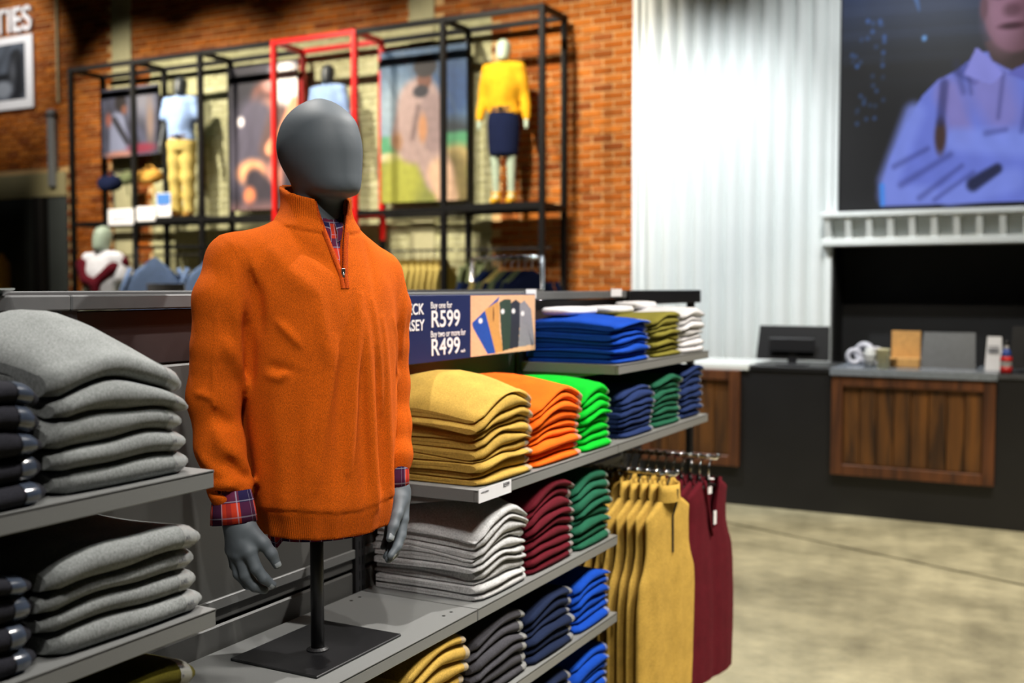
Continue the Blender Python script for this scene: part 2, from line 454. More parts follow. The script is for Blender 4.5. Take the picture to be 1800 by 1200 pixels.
M['rail'] = plain('grey_top_rail', srgb(96, 97, 98), 0.4, vary=0.05)
M['brown_panel'] = plain('dark_brown_panel', srgb(52, 42, 42), 0.45, vary=0.08)
M['chrome'] = plain('chrome', (0.75, 0.76, 0.78, 1), 0.15, 1.0, vary=0.02)
M['white_card'] = plain('white_card', srgb(228, 228, 232), 0.6, vary=0.02)
M['white_paint'] = plain('white_paint', srgb(222, 226, 224), 0.2, vary=0.02, scale=4)
M['ink'] = plain('dark_ink', srgb(40, 40, 52), 0.6, vary=0.02)
M['blue_ink'] = plain('blue_ink', srgb(70, 120, 190), 0.5, vary=0.02)
M['navy_print'] = plain('navy_print', srgb(24, 36, 84), 0.5, vary=0.03)
M['white_print'] = plain('white_print', srgb(236, 236, 240), 0.5, vary=0.01)
M['black_lam'] = plain('black_laminate', srgb(22, 22, 25), 0.45, vary=0.15, scale=3)
M['black_wall'] = plain('black_wall', srgb(14, 14, 15), 0.6, vary=0.2, scale=4)
M['opening_shade'] = plain('painted_opening_shade', srgb(62, 68, 68), 0.7, vary=0.08, scale=3)  # even dark tone standing in for the shade inside the far opening
M['cream_band'] = plain('cream_plaster', srgb(158, 150, 112), 0.8, vary=0.04, scale=6)
M['mortar'] = plain('mortar', srgb(202, 164, 112), 0.95, vary=0.15, scale=40)
M['cream_mortar'] = plain('painted_mortar', srgb(186, 184, 140), 0.9, vary=0.06, scale=40)
M['pilaster'] = plain('painted_concrete', srgb(172, 168, 132), 0.85, vary=0.06, scale=20)
REDS = [srgb(142, 74, 22), srgb(184, 102, 32), srgb(164, 86, 24), srgb(200, 118, 44), srgb(128, 62, 20), srgb(190, 112, 54)]
CREAMS = [srgb(196, 194, 150), srgb(206, 204, 164), srgb(190, 188, 146)]
M['brick'] = brick_mat('red_brick', REDS, False)
M['brick_many'] = brick_mat('red_brick_field', REDS, True)
M['cream_many'] = brick_mat('cream_painted_brick', CREAMS, True)
M['concrete'] = concrete_mat()
M['joint'] = plain('joint_filler', srgb(64, 62, 50), 0.9)
M['wood'] = wood_mat('dark_walnut', srgb(46, 27, 11), srgb(112, 70, 26))
M['wood2'] = wood_mat('walnut_frame', srgb(62, 34, 18), srgb(110, 64, 32))
M['sticker'] = sticker_mat()
M['zip'] = plain('zip_metal', (0.6, 0.58, 0.54, 1), 0.3, 1.0)
M['seam'] = knit('rust_seam', srgb(176, 66, 8), 0.4, 700)
M['dark_cloth'] = plain('dark_lining', srgb(16, 15, 24), 0.95)
KN = {k: knit('knit_' + k.replace(' ', '_'), srgb(*c), hth) for k, (c, hth) in {
    'mustard': ((180, 146, 68), 0.22), 'orange': ((224, 96, 16), 0.15), 'bright green': ((2, 168, 36), 0.1), 'navy blue': ((32, 48, 92), 0.2),
    'bottle green': ((28, 84, 62), 0.2), 'royal blue': ((14, 64, 164), 0.15), 'olive green': ((118, 112, 46), 0.2), 'white': ((206, 206, 212), 0.12),
    'light grey': ((172, 172, 172), 0.3), 'silver grey': ((132, 135, 134), 0.28), 'maroon': ((84, 15, 27), 0.2), 'charcoal': ((62, 61, 66), 0.3), 'black': ((34, 34, 40), 0.3),
    'dark navy': ((22, 32, 58), 0.2), 'dark olive': ((74, 68, 12), 0.2), 'cream': ((206, 196, 170), 0.1), 'pale blue': ((150, 178, 226), 0.1),
    'khaki': ((188, 168, 96), 0.12), 'golden yellow': ((204, 152, 28), 0.1), 'deep navy': ((14, 22, 50), 0.1), 'tan': ((176, 132, 60), 0.1), 'chalk white': ((226, 226, 232), 0.05), 'sage': ((92, 100, 70), 0.1)}.items()}
# ---------------------------------------------------------------- the room
RNG = random.Random(7)
YB = 10.1
def struct(o, label=None): return tag(o, label=label, kind='structure')
# floor: concrete slabs with a sawn joint between them
j0, j1 = onz(1280, 918, 0)[:2], onz(1800, 1028, 0)[:2]
jd = (j1 - j0) / np.linalg.norm(j1 - j0); jn = np.array([-jd[1], jd[0]])
A_, B_ = j0 - jd * 16, j0 + jd * 9
fl = struct(MB().box(-16, 6, -3, 13, -0.10, -0.012).build('floor', M['joint']), 'polished concrete shop floor with one sawn joint')
for s, far in ((1, 9.0), (-1, 12.0)):
    a, b = A_ + jn * 0.016 * s, B_ + jn * 0.016 * s; c, d = B_ + jn * far * s, A_ + jn * far * s
    P = [(p[0], p[1], z) for z in (-0.02, 0.0) for p in (a, b, c, d)]
    MB().add(P, [(0,1,2,3),(4,5,6,7),(0,1,5,4),(1,2,6,5),(2,3,7,6),(3,0,4,7)]).build('slab', M['concrete'], fl)

# brick wall behind the shop
wb = struct(MB().box(-16, -3.40, YB, YB + 0.2, 0, 6.2).build('wall_back', M['mortar']), 'long red brick wall with cream painted middle behind the wall display')
BW, BH, PW, PH = 0.219, 0.069, 0.2325, 0.0838
def brick_geo(w):
    return MB().box(-w/2, w/2, -0.012, 0.02, -BH/2, BH/2, 0.004)
def me(mb, name): return fixn(mesh(name, mb.v, mb.f))
full_brick = me(brick_geo(BW), 'brick')
full_brick.materials.append(M['brick'])
red = MB(); cream = MB(); nind = 0
nrow = int((5.9 - 1.0) / PH)
cand = []
for r in range(nrow):
    z = 1.02 + (r + 0.5) * PH
    off = PW / 2 if r % 2 else 0
    x = -3.62 - off
    while x > -14.2:
        cand.append((x, z)); x -= PW
ind = [c for c in cand if c[0] > -5.62 and 1.5 < c[1] < 5.1]
ind.sort(key=lambda c: (c[0] - 0) ** 2 + YB ** 2 + (c[1] - H) ** 2)
ind = set(ind[:300])
PIL = ((-11.19, -10.845), (-6.61, -6.29))
CR0, CR1, CRZ = -10.53, -5.585, 4.47
cream_back = MB().box(CR0, CR1, YB - 0.004, YB + 0.01, 0.0, CRZ)
for (x, z) in cand:
    if x < -12.05 and z < 3.17: continue
    y = YB + RNG.uniform(-0.004, 0.003)
    if (x, z) in ind and not (CR0 < x < CR1 and z < CRZ):
        o = obj('brick', full_brick, None, wb); o.location = (x, y, z); o.rotation_euler = (0, RNG.uniform(-.006, .006), 0)
        continue
    inc = CR0 < x < CR1 and z < CRZ
    x0, x1 = x - BW / 2, x + BW / 2
    if inc: x0, x1 = max(x0, CR0), min(x1, CR1)
    elif z < CRZ:
        if x1 > CR0 > x0: x1 = CR0
        if x0 < CR1 < x1: x0 = CR1
    if any(p0 < x < p1 for p0, p1 in PIL): continue
    (cream if inc else red).box(x0, x1, y - 0.012, y + 0.02, z - BH / 2, z + BH / 2)
tag(red.build('brickwork', M['brick_many'], wb), kind='stuff')
cream_back.build('painted_mortar', M['cream_mortar'], wb)
tag(cream.build('painted_brickwork', M['cream_many'], wb), kind='stuff')
for p0, p1 in PIL: MB().box(p0, p1, YB - 0.03, YB + 0.02, 0, 6.2, 0.006).build('pilaster', M['pilaster'], wb)
MB().tube([(-12.20, YB - 0.03, 4.05), (-12.20, YB - 0.03, 6.2)], 0.018, 8).build('conduit', M['pilaster'], wb)

# lower passage at the far end: lintel, shade painted as a dark panel
struct(MB().box(-16, -12.08, YB - 0.05, YB + 0.1, 2.80, 3.13, 0.01).build('trim_1', M['cream_band']), 'cream plaster lintel band above the dark opening panel')
wl = struct(MB().box(-16, -12.08, YB - 0.03, YB + 0.1, 0, 2.80, 0.0).build('wall_left_opening', M['opening_shade']), 'dark panel painted as the shaded opening under the cream lintel')
MB().box(-12.62, -12.44, YB - 0.16, YB - 0.03, 0, 2.80, 0.01).build('post', M['black_wall'], wl)
o = MB().box(-12.37, -12.24, YB - 0.10, YB - 0.012, 2.92, 3.96, 0.02).build('downpipe', plain('grey_pvc', srgb(120, 124, 128), 0.5)); MB().box(-12.39, -12.22, YB - 0.11, YB - 0.012, 3.86, 3.90, 0.004).build('bracket', M['shelf_dark'], o)
tag(o, 'grey boxed downpipe fixed to the brick above the dark opening panel', 'pipe')

# white corrugated wall, screen surround, cornice and black recess
YW = 8.9
XL, XR = -3.50, -1.80
wr = struct(MB().box(XL, XR, YW, YB + 0.1, 0, 6.2).build('wall_right', M['white_paint']), 'white corrugated wall between the brick wall and the video screen')
nf = 11; pw = (XR - XL - 0.16) / nf
prof = []
for q in np.linspace(0, 1, 13):
    # a lobe with a flat crown and hollow flanks
    s_ = math.sin(math.pi * q) ** 0.75
    prof.append((q * pw, -0.062 * s_))
vs = []; fs = []
for z in (0.0, 6.2):
    for (x, y) in prof: vs.append((x, y, z))
n_ = len(prof)
for i in range(n_ - 1): fs.append((i, i + 1, n_ + i + 1, n_ + i))
flute = mesh('flute', vs, fs, True); flute.materials.append(M['white_paint'])
for i in range(nf):
    o = obj('flute', flute, None, wr); o.location = (XL + 0.11 + i * pw, YW, 0)
for (x0, x1, dy) in ((XL - 0.005, XL + 0.05, 0.055), (XL + 0.05, XL + 0.11, 0.03), (XR - 0.05, XR + 0.005, 0.06)):
    MB().box(x0, x1, YW - dy, YW + 0.02, 0, 6.2, 0.006).build('edge_strip', M['white_paint'], wr)
# surround and cornice
XE = 1.6
tr = struct(MB().box(XR, XE, YW + 0.025, YB, 2.15, 6.2).build('wall_screen', M['white_paint']), 'white upper wall that carries the video screen')
struct(MB().box(XR + 0.005, XR + 0.045, YW - 0.05, YW + 0.02, 2.17, 6.2, 0.005).build('trim_3', M['white_paint']), 'slim white post along the edge of the video screen')
cz0, cz1 = 1.905, 2.17
co = struct(MB().box(XR - 0.06, XE, YW - 0.20, YW + 0.03, cz1 - 0.045, cz1, 0.008).build('trim_2', M['white_paint']), 'white cornice with square brackets under the video screen')
MB().box(XR - 0.06, XE, YW - 0.14, YW + 0.03, cz0, cz0 + 0.06, 0.008).build('lower_rail', M['white_paint'], co)
MB().box(XR - 0.03, XE, YW - 0.045, YW + 0.03, cz0 + 0.06, cz1 - 0.045).build('frieze', M['white_paint'], co)
dent = me(MB().add([(-.026,-.125,0),(.026,-.125,0),(.026,0,0),(-.026,0,0),(-.02,-.185,.17),(.02,-.185,.17),(.02,0,.17),(-.02,0,.17)], [(3,2,1,0),(4,5,6,7),(0,1,5,4),(1,2,6,5),(2,3,7,6),(3,0,4,7)]), 'bracket')
dent.materials.append(M['white_paint'])
x = XR - 0.01
while x < XE:
    o = obj('bracket', dent, None, co); o.location = (x, YW + 0.0, cz0 + 0.055); x += 0.158
rw = struct(MB().box(XR, XE, YW + 0.35, YW + 0.45, 0, 1.93).build('wall_recess', M['black_wall']), 'black recessed wall behind the cash desk')
MB().box(XR, XR + 0.02, YW, YW + 0.36, 0, 1.93).build('reveal', M['black_wall'], rw)
MB().box(XR, XE, YW + 0.02, YW + 0.4, 1.91, 1.935).build('soffit', M['black_wall'], rw)

# ---------------------------------------------------------------- printed pictures
def picture(name, P00, ax, ay, wd, ht, nx, ny, fn, mat, parent):
    """flat print: colours held per vertex on a fine grid"""
    u, v = np.meshgrid(np.linspace(0, 1, nx), np.linspace(0, 1, ny))
    P = np.array(P00) + u[..., None] * wd * np.array(ax) + v[..., None] * ht * np.array(ay)
    m = grid_mesh(name, P, smooth=False)
    c = np.clip(fn(u, v), 0, 1)
    lin = np.where(c <= 0.04045, c / 12.92, ((c + 0.055) / 1.055) ** 2.4)
    a = m.color_attributes.new('print', 'FLOAT_COLOR', 'POINT')
    a.data.foreach_set('color', np.concatenate([lin, np.ones(lin.shape[:2] + (1,))], -1).astype(np.float32).reshape(-1))
    return obj(name, fixn(m), mat, parent)
def C(*c): return np.array(c) / 255.0
class Paint:
    def __init__(s, u, v, base, asp=1.0, seed=0):
        s.u, s.v, s.asp = u, v, asp; s.c = np.ones(u.shape + (3,)) * C(*base); s.r = np.random.RandomState(seed)
    def mixin(s, a, col): s.c = s.c * (1 - a[..., None]) + a[..., None] * C(*col); return s
    def ell(s, cx, cy, rx, ry, col, rot=0, soft=0.15, al=1.0):
        x, y = (s.u - cx) * s.asp, s.v - cy; k = math.radians(rot)
        X, Y_ = x * math.cos(k) + y * math.sin(k), -x * math.sin(k) + y * math.cos(k)
        q = np.sqrt((X / (rx * s.asp)) ** 2 + (Y_ / ry) ** 2)
        return s.mixin(np.clip((1 + soft / 2 - q) / soft, 0, 1) * al, col)
    def band(s, v0, v1, col, soft=0.04, al=1.0, axis='v'):
        t = s.v if axis == 'v' else s.u
        return s.mixin(np.clip((t - v0) / soft + .5, 0, 1) * np.clip((v1 - t) / soft + .5, 0, 1) * al, col)
    def limb(s, x0, y0, x1, y1, r0, r1, col, soft=0.25, al=1.0):
        ax, ay = (x1 - x0) * s.asp, y1 - y0; px, py = (s.u - x0) * s.asp, s.v - y0
        t = np.clip((px * ax + py * ay) / (ax * ax + ay * ay), 0, 1)
        d = np.sqrt((px - t * ax) ** 2 + (py - t * ay) ** 2) / (r0 + (r1 - r0) * t)
        return s.mixin(np.clip((1 + soft / 2 - d) / soft, 0, 1) * al, col)
    def poly(s, pts, col, al=1.0):
        ins = np.zeros(s.u.shape, bool); n = len(pts)
        for i in range(n):
            (x0, y0), (x1, y1) = pts[i], pts[(i + 1) % n]
            if y0 == y1: continue
            cond = ((y0 > s.v) != (y1 > s.v)) & (s.u < (x1 - x0) * (s.v - y0) / (y1 - y0) + x0)
            ins ^= cond
        return s.mixin(ins * al, col)
    def noise(s, amp, f=9, fy=None):
        fy = fy or f; n = 0
        for k in range(8):
            a, b_, p = s.r.uniform(-f, f), s.r.uniform(-fy, fy), s.r.uniform(0, 6.28)
            n = n + np.sin(6.28 * (a * s.u + b_ * s.v) + p)
        s.c = s.c * (1 + amp * (n / 8)[..., None]); return s
PRINT = print_attr('printed_poster', 'print')

# video screen
def screen_fn(u0, v0):
    u, v = u0 / .50, v0 / .515
    p = Paint(u, v, (30, 29, 30), 330 / 372, 3)
    p.mixin(np.clip((v - .62) / .5, 0, 1) * .95, (28, 62, 128))
    p.mixin((np.sin(v * 60 + u * 2) > .4) * np.clip((v - .5) / .3, 0, 1) * .25, (60, 74, 110))
    for k in range(34):
        x, y = p.r.uniform(.03, .32), p.r.uniform(.35, .85)
        if k % 2: x = p.r.uniform(.05, .24)
        p.ell(x, y, .011, .010, (70, 120, 205), soft=.9, al=p.r.uniform(.2, .8))
    p.limb(.40, .90, .42, .84, .012, .004, (80, 140, 220), .8, .6); p.ell(.45, .72, .013, .012, (110, 170, 240), soft=.9)
    sh = (112, 128, 226); lo = (84, 94, 182); hi = (132, 150, 244); dk = (36, 38, 96); mauve = (150, 130, 190)
    p.poly([(.23, .01), (.235, .10), (.28, .22), (.36, .36), (.44, .47), (.52, .535), (.62, .57), (.74, .64), (1.3, .62), (1.6, .4), (1.7, .01)], sh)
    p.poly([(.60, .56), (.74, .64), (.80, .56), (.72, .50)], lo)
    p.limb(.58, .48, .66, .30, .06, .05, mauve, .9, .6); p.limb(.80, .48, .86, .38, .10, .08, mauve, .9, .5)
    p.limb(.40, .40, .27, .12, .05, .05, hi, .9, .9); p.limb(.27, .06, .50, .05, .05, .04, hi, .9, .9)
    p.limb(.62, .28, 1.1, .24, .05, .06, hi, .8, .9); p.limb(.60, .04, .92, .10, .05, .05, hi, .8, .8)
    p.ell(.545, .30, .03, .075, (70, 48, 44), soft=.6); p.limb(.56, .52, .545, .36, .02, .02, dk, .9, .6)
    for (a, b_, c, d, r) in ((.30, .18, .48, .25, .012), (.34, .10, .60, .22, .014), (.44, .04, .66, .17, .012), (.52, .03, .72, .14, .010), (.62, .60, .66, .48, .016), (.68, .58, .70, .47, .010), (.86, .54, .84, .36, .010), (1.0, .5, .96, .3, .014), (.78, .30, .88, .31, .012)):
        p.limb(a, b_, c, d, r, r * .8, dk, 1.7, .38)
    p.limb(.72, .09, .84, .15, .03, .022, (26, 30, 60), .7, .9); p.limb(.24, .02, .235, .10, .012, .012, (70, 150, 255), .9, .9)
    p.poly([(.72, .66), (.78, .62), (.86, .54), (.80, .50), (.66, .55)], (140, 142, 230)); p.poly([(1.1, .66), (1.0, .60), (.88, .54), (.98, .50), (1.2, .56)], (100, 104, 196))
    p.poly([(.76, .68), (1.08, .70), (1.04, .60), (.90, .55), (.80, .60)], (64, 46, 44))
    p.ell(.92, .83, .17, .205, (112, 76, 88), soft=.10)
    p.ell(.85, .80, .09, .15, (170, 124, 150), soft=.9, al=.75); p.ell(.93, .95, .12, .07, (98, 66, 72), soft=.8, al=.6)
    p.ell(.835, .865, .04, .014, (44, 26, 40), soft=.9); p.ell(.98, .865, .04, .014, (44, 26, 40), soft=.9); p.ell(.90, .80, .045, .028, (84, 50, 62), soft=.9, al=.7)
    p.ell(.90, .735, .065, .014, (66, 28, 42), soft=.8); p.ell(.755, .82, .02, .05, (104, 66, 80), soft=.5)
    p.noise(0.04, 9)
    return p.c
xs0, xs1, zs0 = XR + 0.045, XR + 0.045 + 2.75, 2.185
sc_ = MB().box(xs0, xs1, YW - 0.02, YW + 0.02, zs0, zs0 + 3.5).build('video_screen', M['black_metal'])
picture('display_panel', (xs0 + 0.012, YW - 0.022, zs0 + 0.012), (1, 0, 0), (0, 0, 1), 2.72, 3.47, 330, 420, screen_fn, emit_attr('screen_light', 'print', 0.75), sc_)
tag(sc_, 'large video screen showing a person in a blue shirt with folded arms', 'screen')
# ---------------------------------------------------------------- shelving gondola
XF, XB = -1.302, -1.650
Z = {'left_up': H - .310, 'left_low': H - .549, 'base': H - .79, 'mid': H - .497, 'top': H - .247, 'four': H - 1.040, 'five': H - 1.295}
YS = [0.475, 1.378, 2.279, 3.182, 4.112]
g = empty('shelving_gondola', (XB, 2.3, 0))
tag(g, 'long grey steel shelving gondola stacked with folded jerseys', 'shelving')
gl = np.array([XB, 2.3, 0])
def gpart(mb, name, mat, parent=g, smooth=False):
    o = mb.build(name, mat, None, smooth, None); o.parent = parent; o.matrix_parent_inverse = Matrix.Translation(-Vector(gl)); return o
def shelf(y0, y1, z, xb=XB, xf=XF, lip=0.03, side=True):
    mb = MB()
    mb.box(xb, xf, y0, y1, z - 0.004, z, 0.0)
    mb.box(xf - 0.012, xf, y0, y1, z - lip, z - 0.0002, 0.0015)
    for y in (y0, y1 - 0.004): mb.box(xb, xf - 0.012, y, y + 0.004, z - lip, z - 0.004)
    s = gpart(mb, 'shelf', M['shelf'])
    for y in (y0 + 0.008, y1 - 0.014):            # tapered bracket below each end
        br = MB().add([(xb, y, z - 0.03), (xf - 0.06, y, z - 0.03), (xb, y, z - 0.075), (xb, y + .005, z - 0.03), (xf - 0.06, y + .005, z - 0.03), (xb, y + .005, z - 0.075)],
               [(0,1,2),(3,5,4),(0,3,4,1),(1,4,5,2),(2,5,3,0)])
        b = br.build('bracket', M['shelf']); b.parent = s
    hole = MB()
    for k in (0.05, 0.085, (y1 - y0) - 0.085, (y1 - y0) - 0.05):
        hole.lathe((xf - 0.045, y0 + k, z), [(0.0045, 0.0), (0.0045, 0.0006)], 8)
        hole.lathe((xb + 0.03, y0 + k, z), [(0.0045, 0.0), (0.0045, 0.0006)], 8)
    h_ = hole.build('slot', M['black_metal']); h_.parent = s
    return s
def bay(i): return YS[i] + 0.002, YS[i + 1] - 0.002
SH = {}
for key, i in (('left_up', 0), ('left_low', 0), ('base', 0), ('base', 1), ('base', 2), ('mid', 2), ('mid', 3), ('top', 3), ('four', 0), ('four', 1), ('four', 2), ('five', 0), ('five', 1), ('five', 2)):
    SH[(key, i)] = shelf(*bay(i), Z[key])
# uprights with slotted faces
for y in YS:
    u = gpart(MB().box(XB - 0.035, XB - 0.002, y - 0.02, y + 0.02, 0.0, H - 0.03, 0.003), 'upright', M['shelf_dark'])
    sl = MB(); z = 0.3
    while z < H - 0.08:
        for dy in (-0.009, 0.005): sl.box(XB - 0.004, XB - 0.0012, y + dy, y + dy + 0.004, z, z + 0.022)
        z += 0.04
    b = sl.build("slot", M["black_metal"]); b.parent = u
# back panels: each bay has stacked panels
for i in range(4):
    y0, y1 = YS[i] + 0.021, YS[i + 1] - 0.021
    zz = [0.05, 0.45, 0.845, 1.18, 1.425]
    for k in range(len(zz) - 1):
        gpart(MB().box(XB - 0.03, XB - 0.012, y0, y1, zz[k] + 0.004, zz[k + 1] - 0.004, 0.004), 'back_panel', M['shelf_back'])
    gpart(MB().box(XB - 0.034, XB - 0.02, y0, y1, 1.425, H - 0.045, 0.002), 'header_panel', M['brown_panel'])
    gpart(MB().box(XB - 0.012, XB - 0.004, y0, y1, 0.878, 0.902, 0.002), 'cross_bar', M['shelf'])
    gpart(MB().box(XB - 0.05, XB + 0.005, YS[i] + 0.0, YS[i + 1] - 0.001, H - 0.043, H - 0.014, 0.003), 'top_rail', M['rail'])
gpart(MB().box(XB - 0.042, XB - 0.036, YS[0], YS[-1], 0.0, H - 0.045), 'added_light_block', M['shelf_dark'])  # added sheet that stops light showing through the panel gaps
gpart(MB().box(XB - 0.40, XB - 0.37, YS[0], YS[-1], H - 0.038, H - 0.008, 0.003), 'rear_rail', M['rail'])
gpart(MB().box(XB - 0.05, XF - 0.03, YS[0], YS[3], 0.0, Z['five'] - 0.031, 0.0), 'plinth', M['shelf_dark'])
gpart(MB().box(XB - 0.05, XB + 0.02, YS[-1] - 0.01, 5.02, H - 0.072, H - 0.012, 0.003), 'end_panel', M['black_metal'])
gpart(MB().box(XB - 0.04, XB - 0.01, 4.98, 5.02, 0, H - 0.02, 0.003), 'end_post', M['black_metal'])
gpart(MB().box(XB - 0.37, XB - 0.03, YS[0], YS[-1], 0.0, 0.10), 'rear_plinth', M['shelf_dark'])
# small price strip on the mid shelf
ps = SH[('mid', 2)]
t0 = MB().box(XF, XF + 0.0015, 2.283, 2.452, Z['mid'] - 0.032, Z['mid'] + 0.002).build('price_ticket', M['white_card']); t0.parent = ps
def under(o, root):
    o.parent = root; return o
under(text_obj('ticket_price', 'R599', 0.016, M['ink'], None, (XF + 0.0018, 2.408, Z['mid'] - 0.013), (0, 1, 0), (0, 0, 1), bold=0.0004, extrude=0.0002), ps)
under(text_obj('ticket_text', 'V-NECK JERSEY', 0.006, M['ink'], None, (XF + 0.0018, 2.292, Z['mid'] - 0.010), (0, 1, 0), (0, 0, 1), extrude=0.0002), ps)
# white label holders on the top rail
for (y, wd) in ((3.20, 0.075), (3.93, 0.11), (1.02, 0.16)):
    o = MB().box(XB + 0.006, XB + 0.009, y, y + wd, H - 0.036, H - 0.006).build('label_holder', M['white_card'])
    tag(o, {3.20: 'small white label clipped to the rail beside the promotion board', 3.93: 'white label clipped to the rail above the olive jerseys', 1.02: 'pale label clipped to the rail above the grey jersey'}[y], 'label')
o = MB().box(XB + 0.012, XB + 0.016, 0.72, 1.115, H - 0.085, H - 0.040).build('shelf_card', M['white_card'])
text_obj('card_text', '1/4 ZIP JERSEY', 0.02, M['blue_ink'], o, (XB + 0.0165, 0.95, H - 0.068), (0, 1, 0), (0, 0, 1), extrude=0.0002)
MB().box(XB + 0.016, XB + 0.0165, 0.92, 0.944, H - 0.085, H - 0.040).build('card_stripe', M['navy_print'], o)
MB().box(XB + 0.004, XB + 0.012, 0.80, 0.82, H - 0.085, H - 0.014).build('card_clip', M['shelf'], o)
tag(o, 'white and blue jersey name card under the rail behind the grey jersey', 'card')
o = MB().add([(XB - 0.03, 1.13, H - 0.014), (XB + 0.03, 1.10, H - 0.006), (XB + 0.03, 1.24, H - 0.004), (XB - 0.03, 1.26, H - 0.014), (XB - 0.03, 1.13, H - 0.012), (XB + 0.03, 1.10, H - 0.003), (XB + 0.03, 1.24, H - 0.001), (XB - 0.03, 1.26, H - 0.012)],
             [(3,2,1,0),(4,5,6,7),(0,1,5,4),(1,2,6,5),(2,3,7,6),(3,0,4,7)]).build('ticket_sleeve', plain('clear_plastic', srgb(150, 156, 154), 0.15))
tag(o, 'clear plastic ticket sleeve lying on the top rail', 'sleeve')

# promotion board
sy0, sy1, sz0, sz1 = 2.20, 3.187, H - 0.208, H - 0.021
SXP = -1.600
pb = MB().box(SXP - 0.008, SXP, sy0, sy1, sz0, sz1, 0.0015).build('promotion_board', M['navy_print'])
tag(pb, 'navy promotion board with white prices and a picture of trousers', 'sign')
def promo_fn(u, v):
    p = Paint(u, v, (226, 178, 140), 1.9, 5)
    p.poly([(.02, .55), (.42, .98), (.40, .90), (.24, .70), (.36, .02), (.24, .02), (.03, .48)], (34, 76, 168))
    p.poly([(.20, .76), (.40, .90), (.42, .80), (.42, .40), (.48, .03), (.36, .02), (.28, .4)], (204, 150, 84))
    p.poly([(.42, .88), (.50, .93), (.60, .92), (.62, .55), (.58, .06), (.47, .04), (.44, .45)], (48, 66, 56))
    p.poly([(.60, .86), (.68, .92), (.77, .84), (.74, .45), (.72, .08), (.58, .06), (.60, .5)], (44, 46, 58))
    p.poly([(.74, .84), (.82, .90), (.93, .74), (.99, .15), (.99, .10), (.72, .08), (.74, .4)], (138, 136, 146))
    p.poly([(.88, .40), (.97, .08), (.94, .08)], (86, 86, 96))
    for (x, y) in ((.14, .58), (.47, .72), (.64, .72), (.79, .67)): p.ell(x, y, .03, .045, (232, 230, 236), soft=.4)
    p.ell(.33, .68, .012, .12, (120, 80, 40), soft=.5); p.noise(.04, 14)
    return p.c
yb = 2.83
yb = float(onx(827, 570, SXP)[1])
picture('printed_photo', (SXP + 0.0006, yb, sz0 + 0.003), (0, 1, 0), (0, 0, 1), sy1 - yb - 0.004, sz1 - sz0 - 0.006, 150, 90, promo_fn, PRINT, pb)
def bt(px, py, s, size, bold=0.0, wd=1.0, align='LEFT'):
    p = onx(px, py, SXP + 0.0008)
    text_obj('lettering', s, size, M['white_print'], pb, p, (0, 1, 0), (0, 0, 1), align, 0.0003, bold, wd)
bt(757, 542, 'Buy one for', 0.026, 0.0002, 0.92)
bt(757, 575, 'R599', 0.066, 0.0009, 1.16)
bt(757, 593, 'Buy two or more for', 0.026, 0.0002, 0.86)
bt(757, 625, 'R499', 0.066, 0.0009, 1.16)
bt(810, 619, 'each', 0.014, 0.0001)
bt(745, 552, 'V-NECK', 0.042, 0.0006, 1.0, 'RIGHT')
bt(746, 580, 'JERSEY', 0.042, 0.0006, 1.0, 'RIGHT')

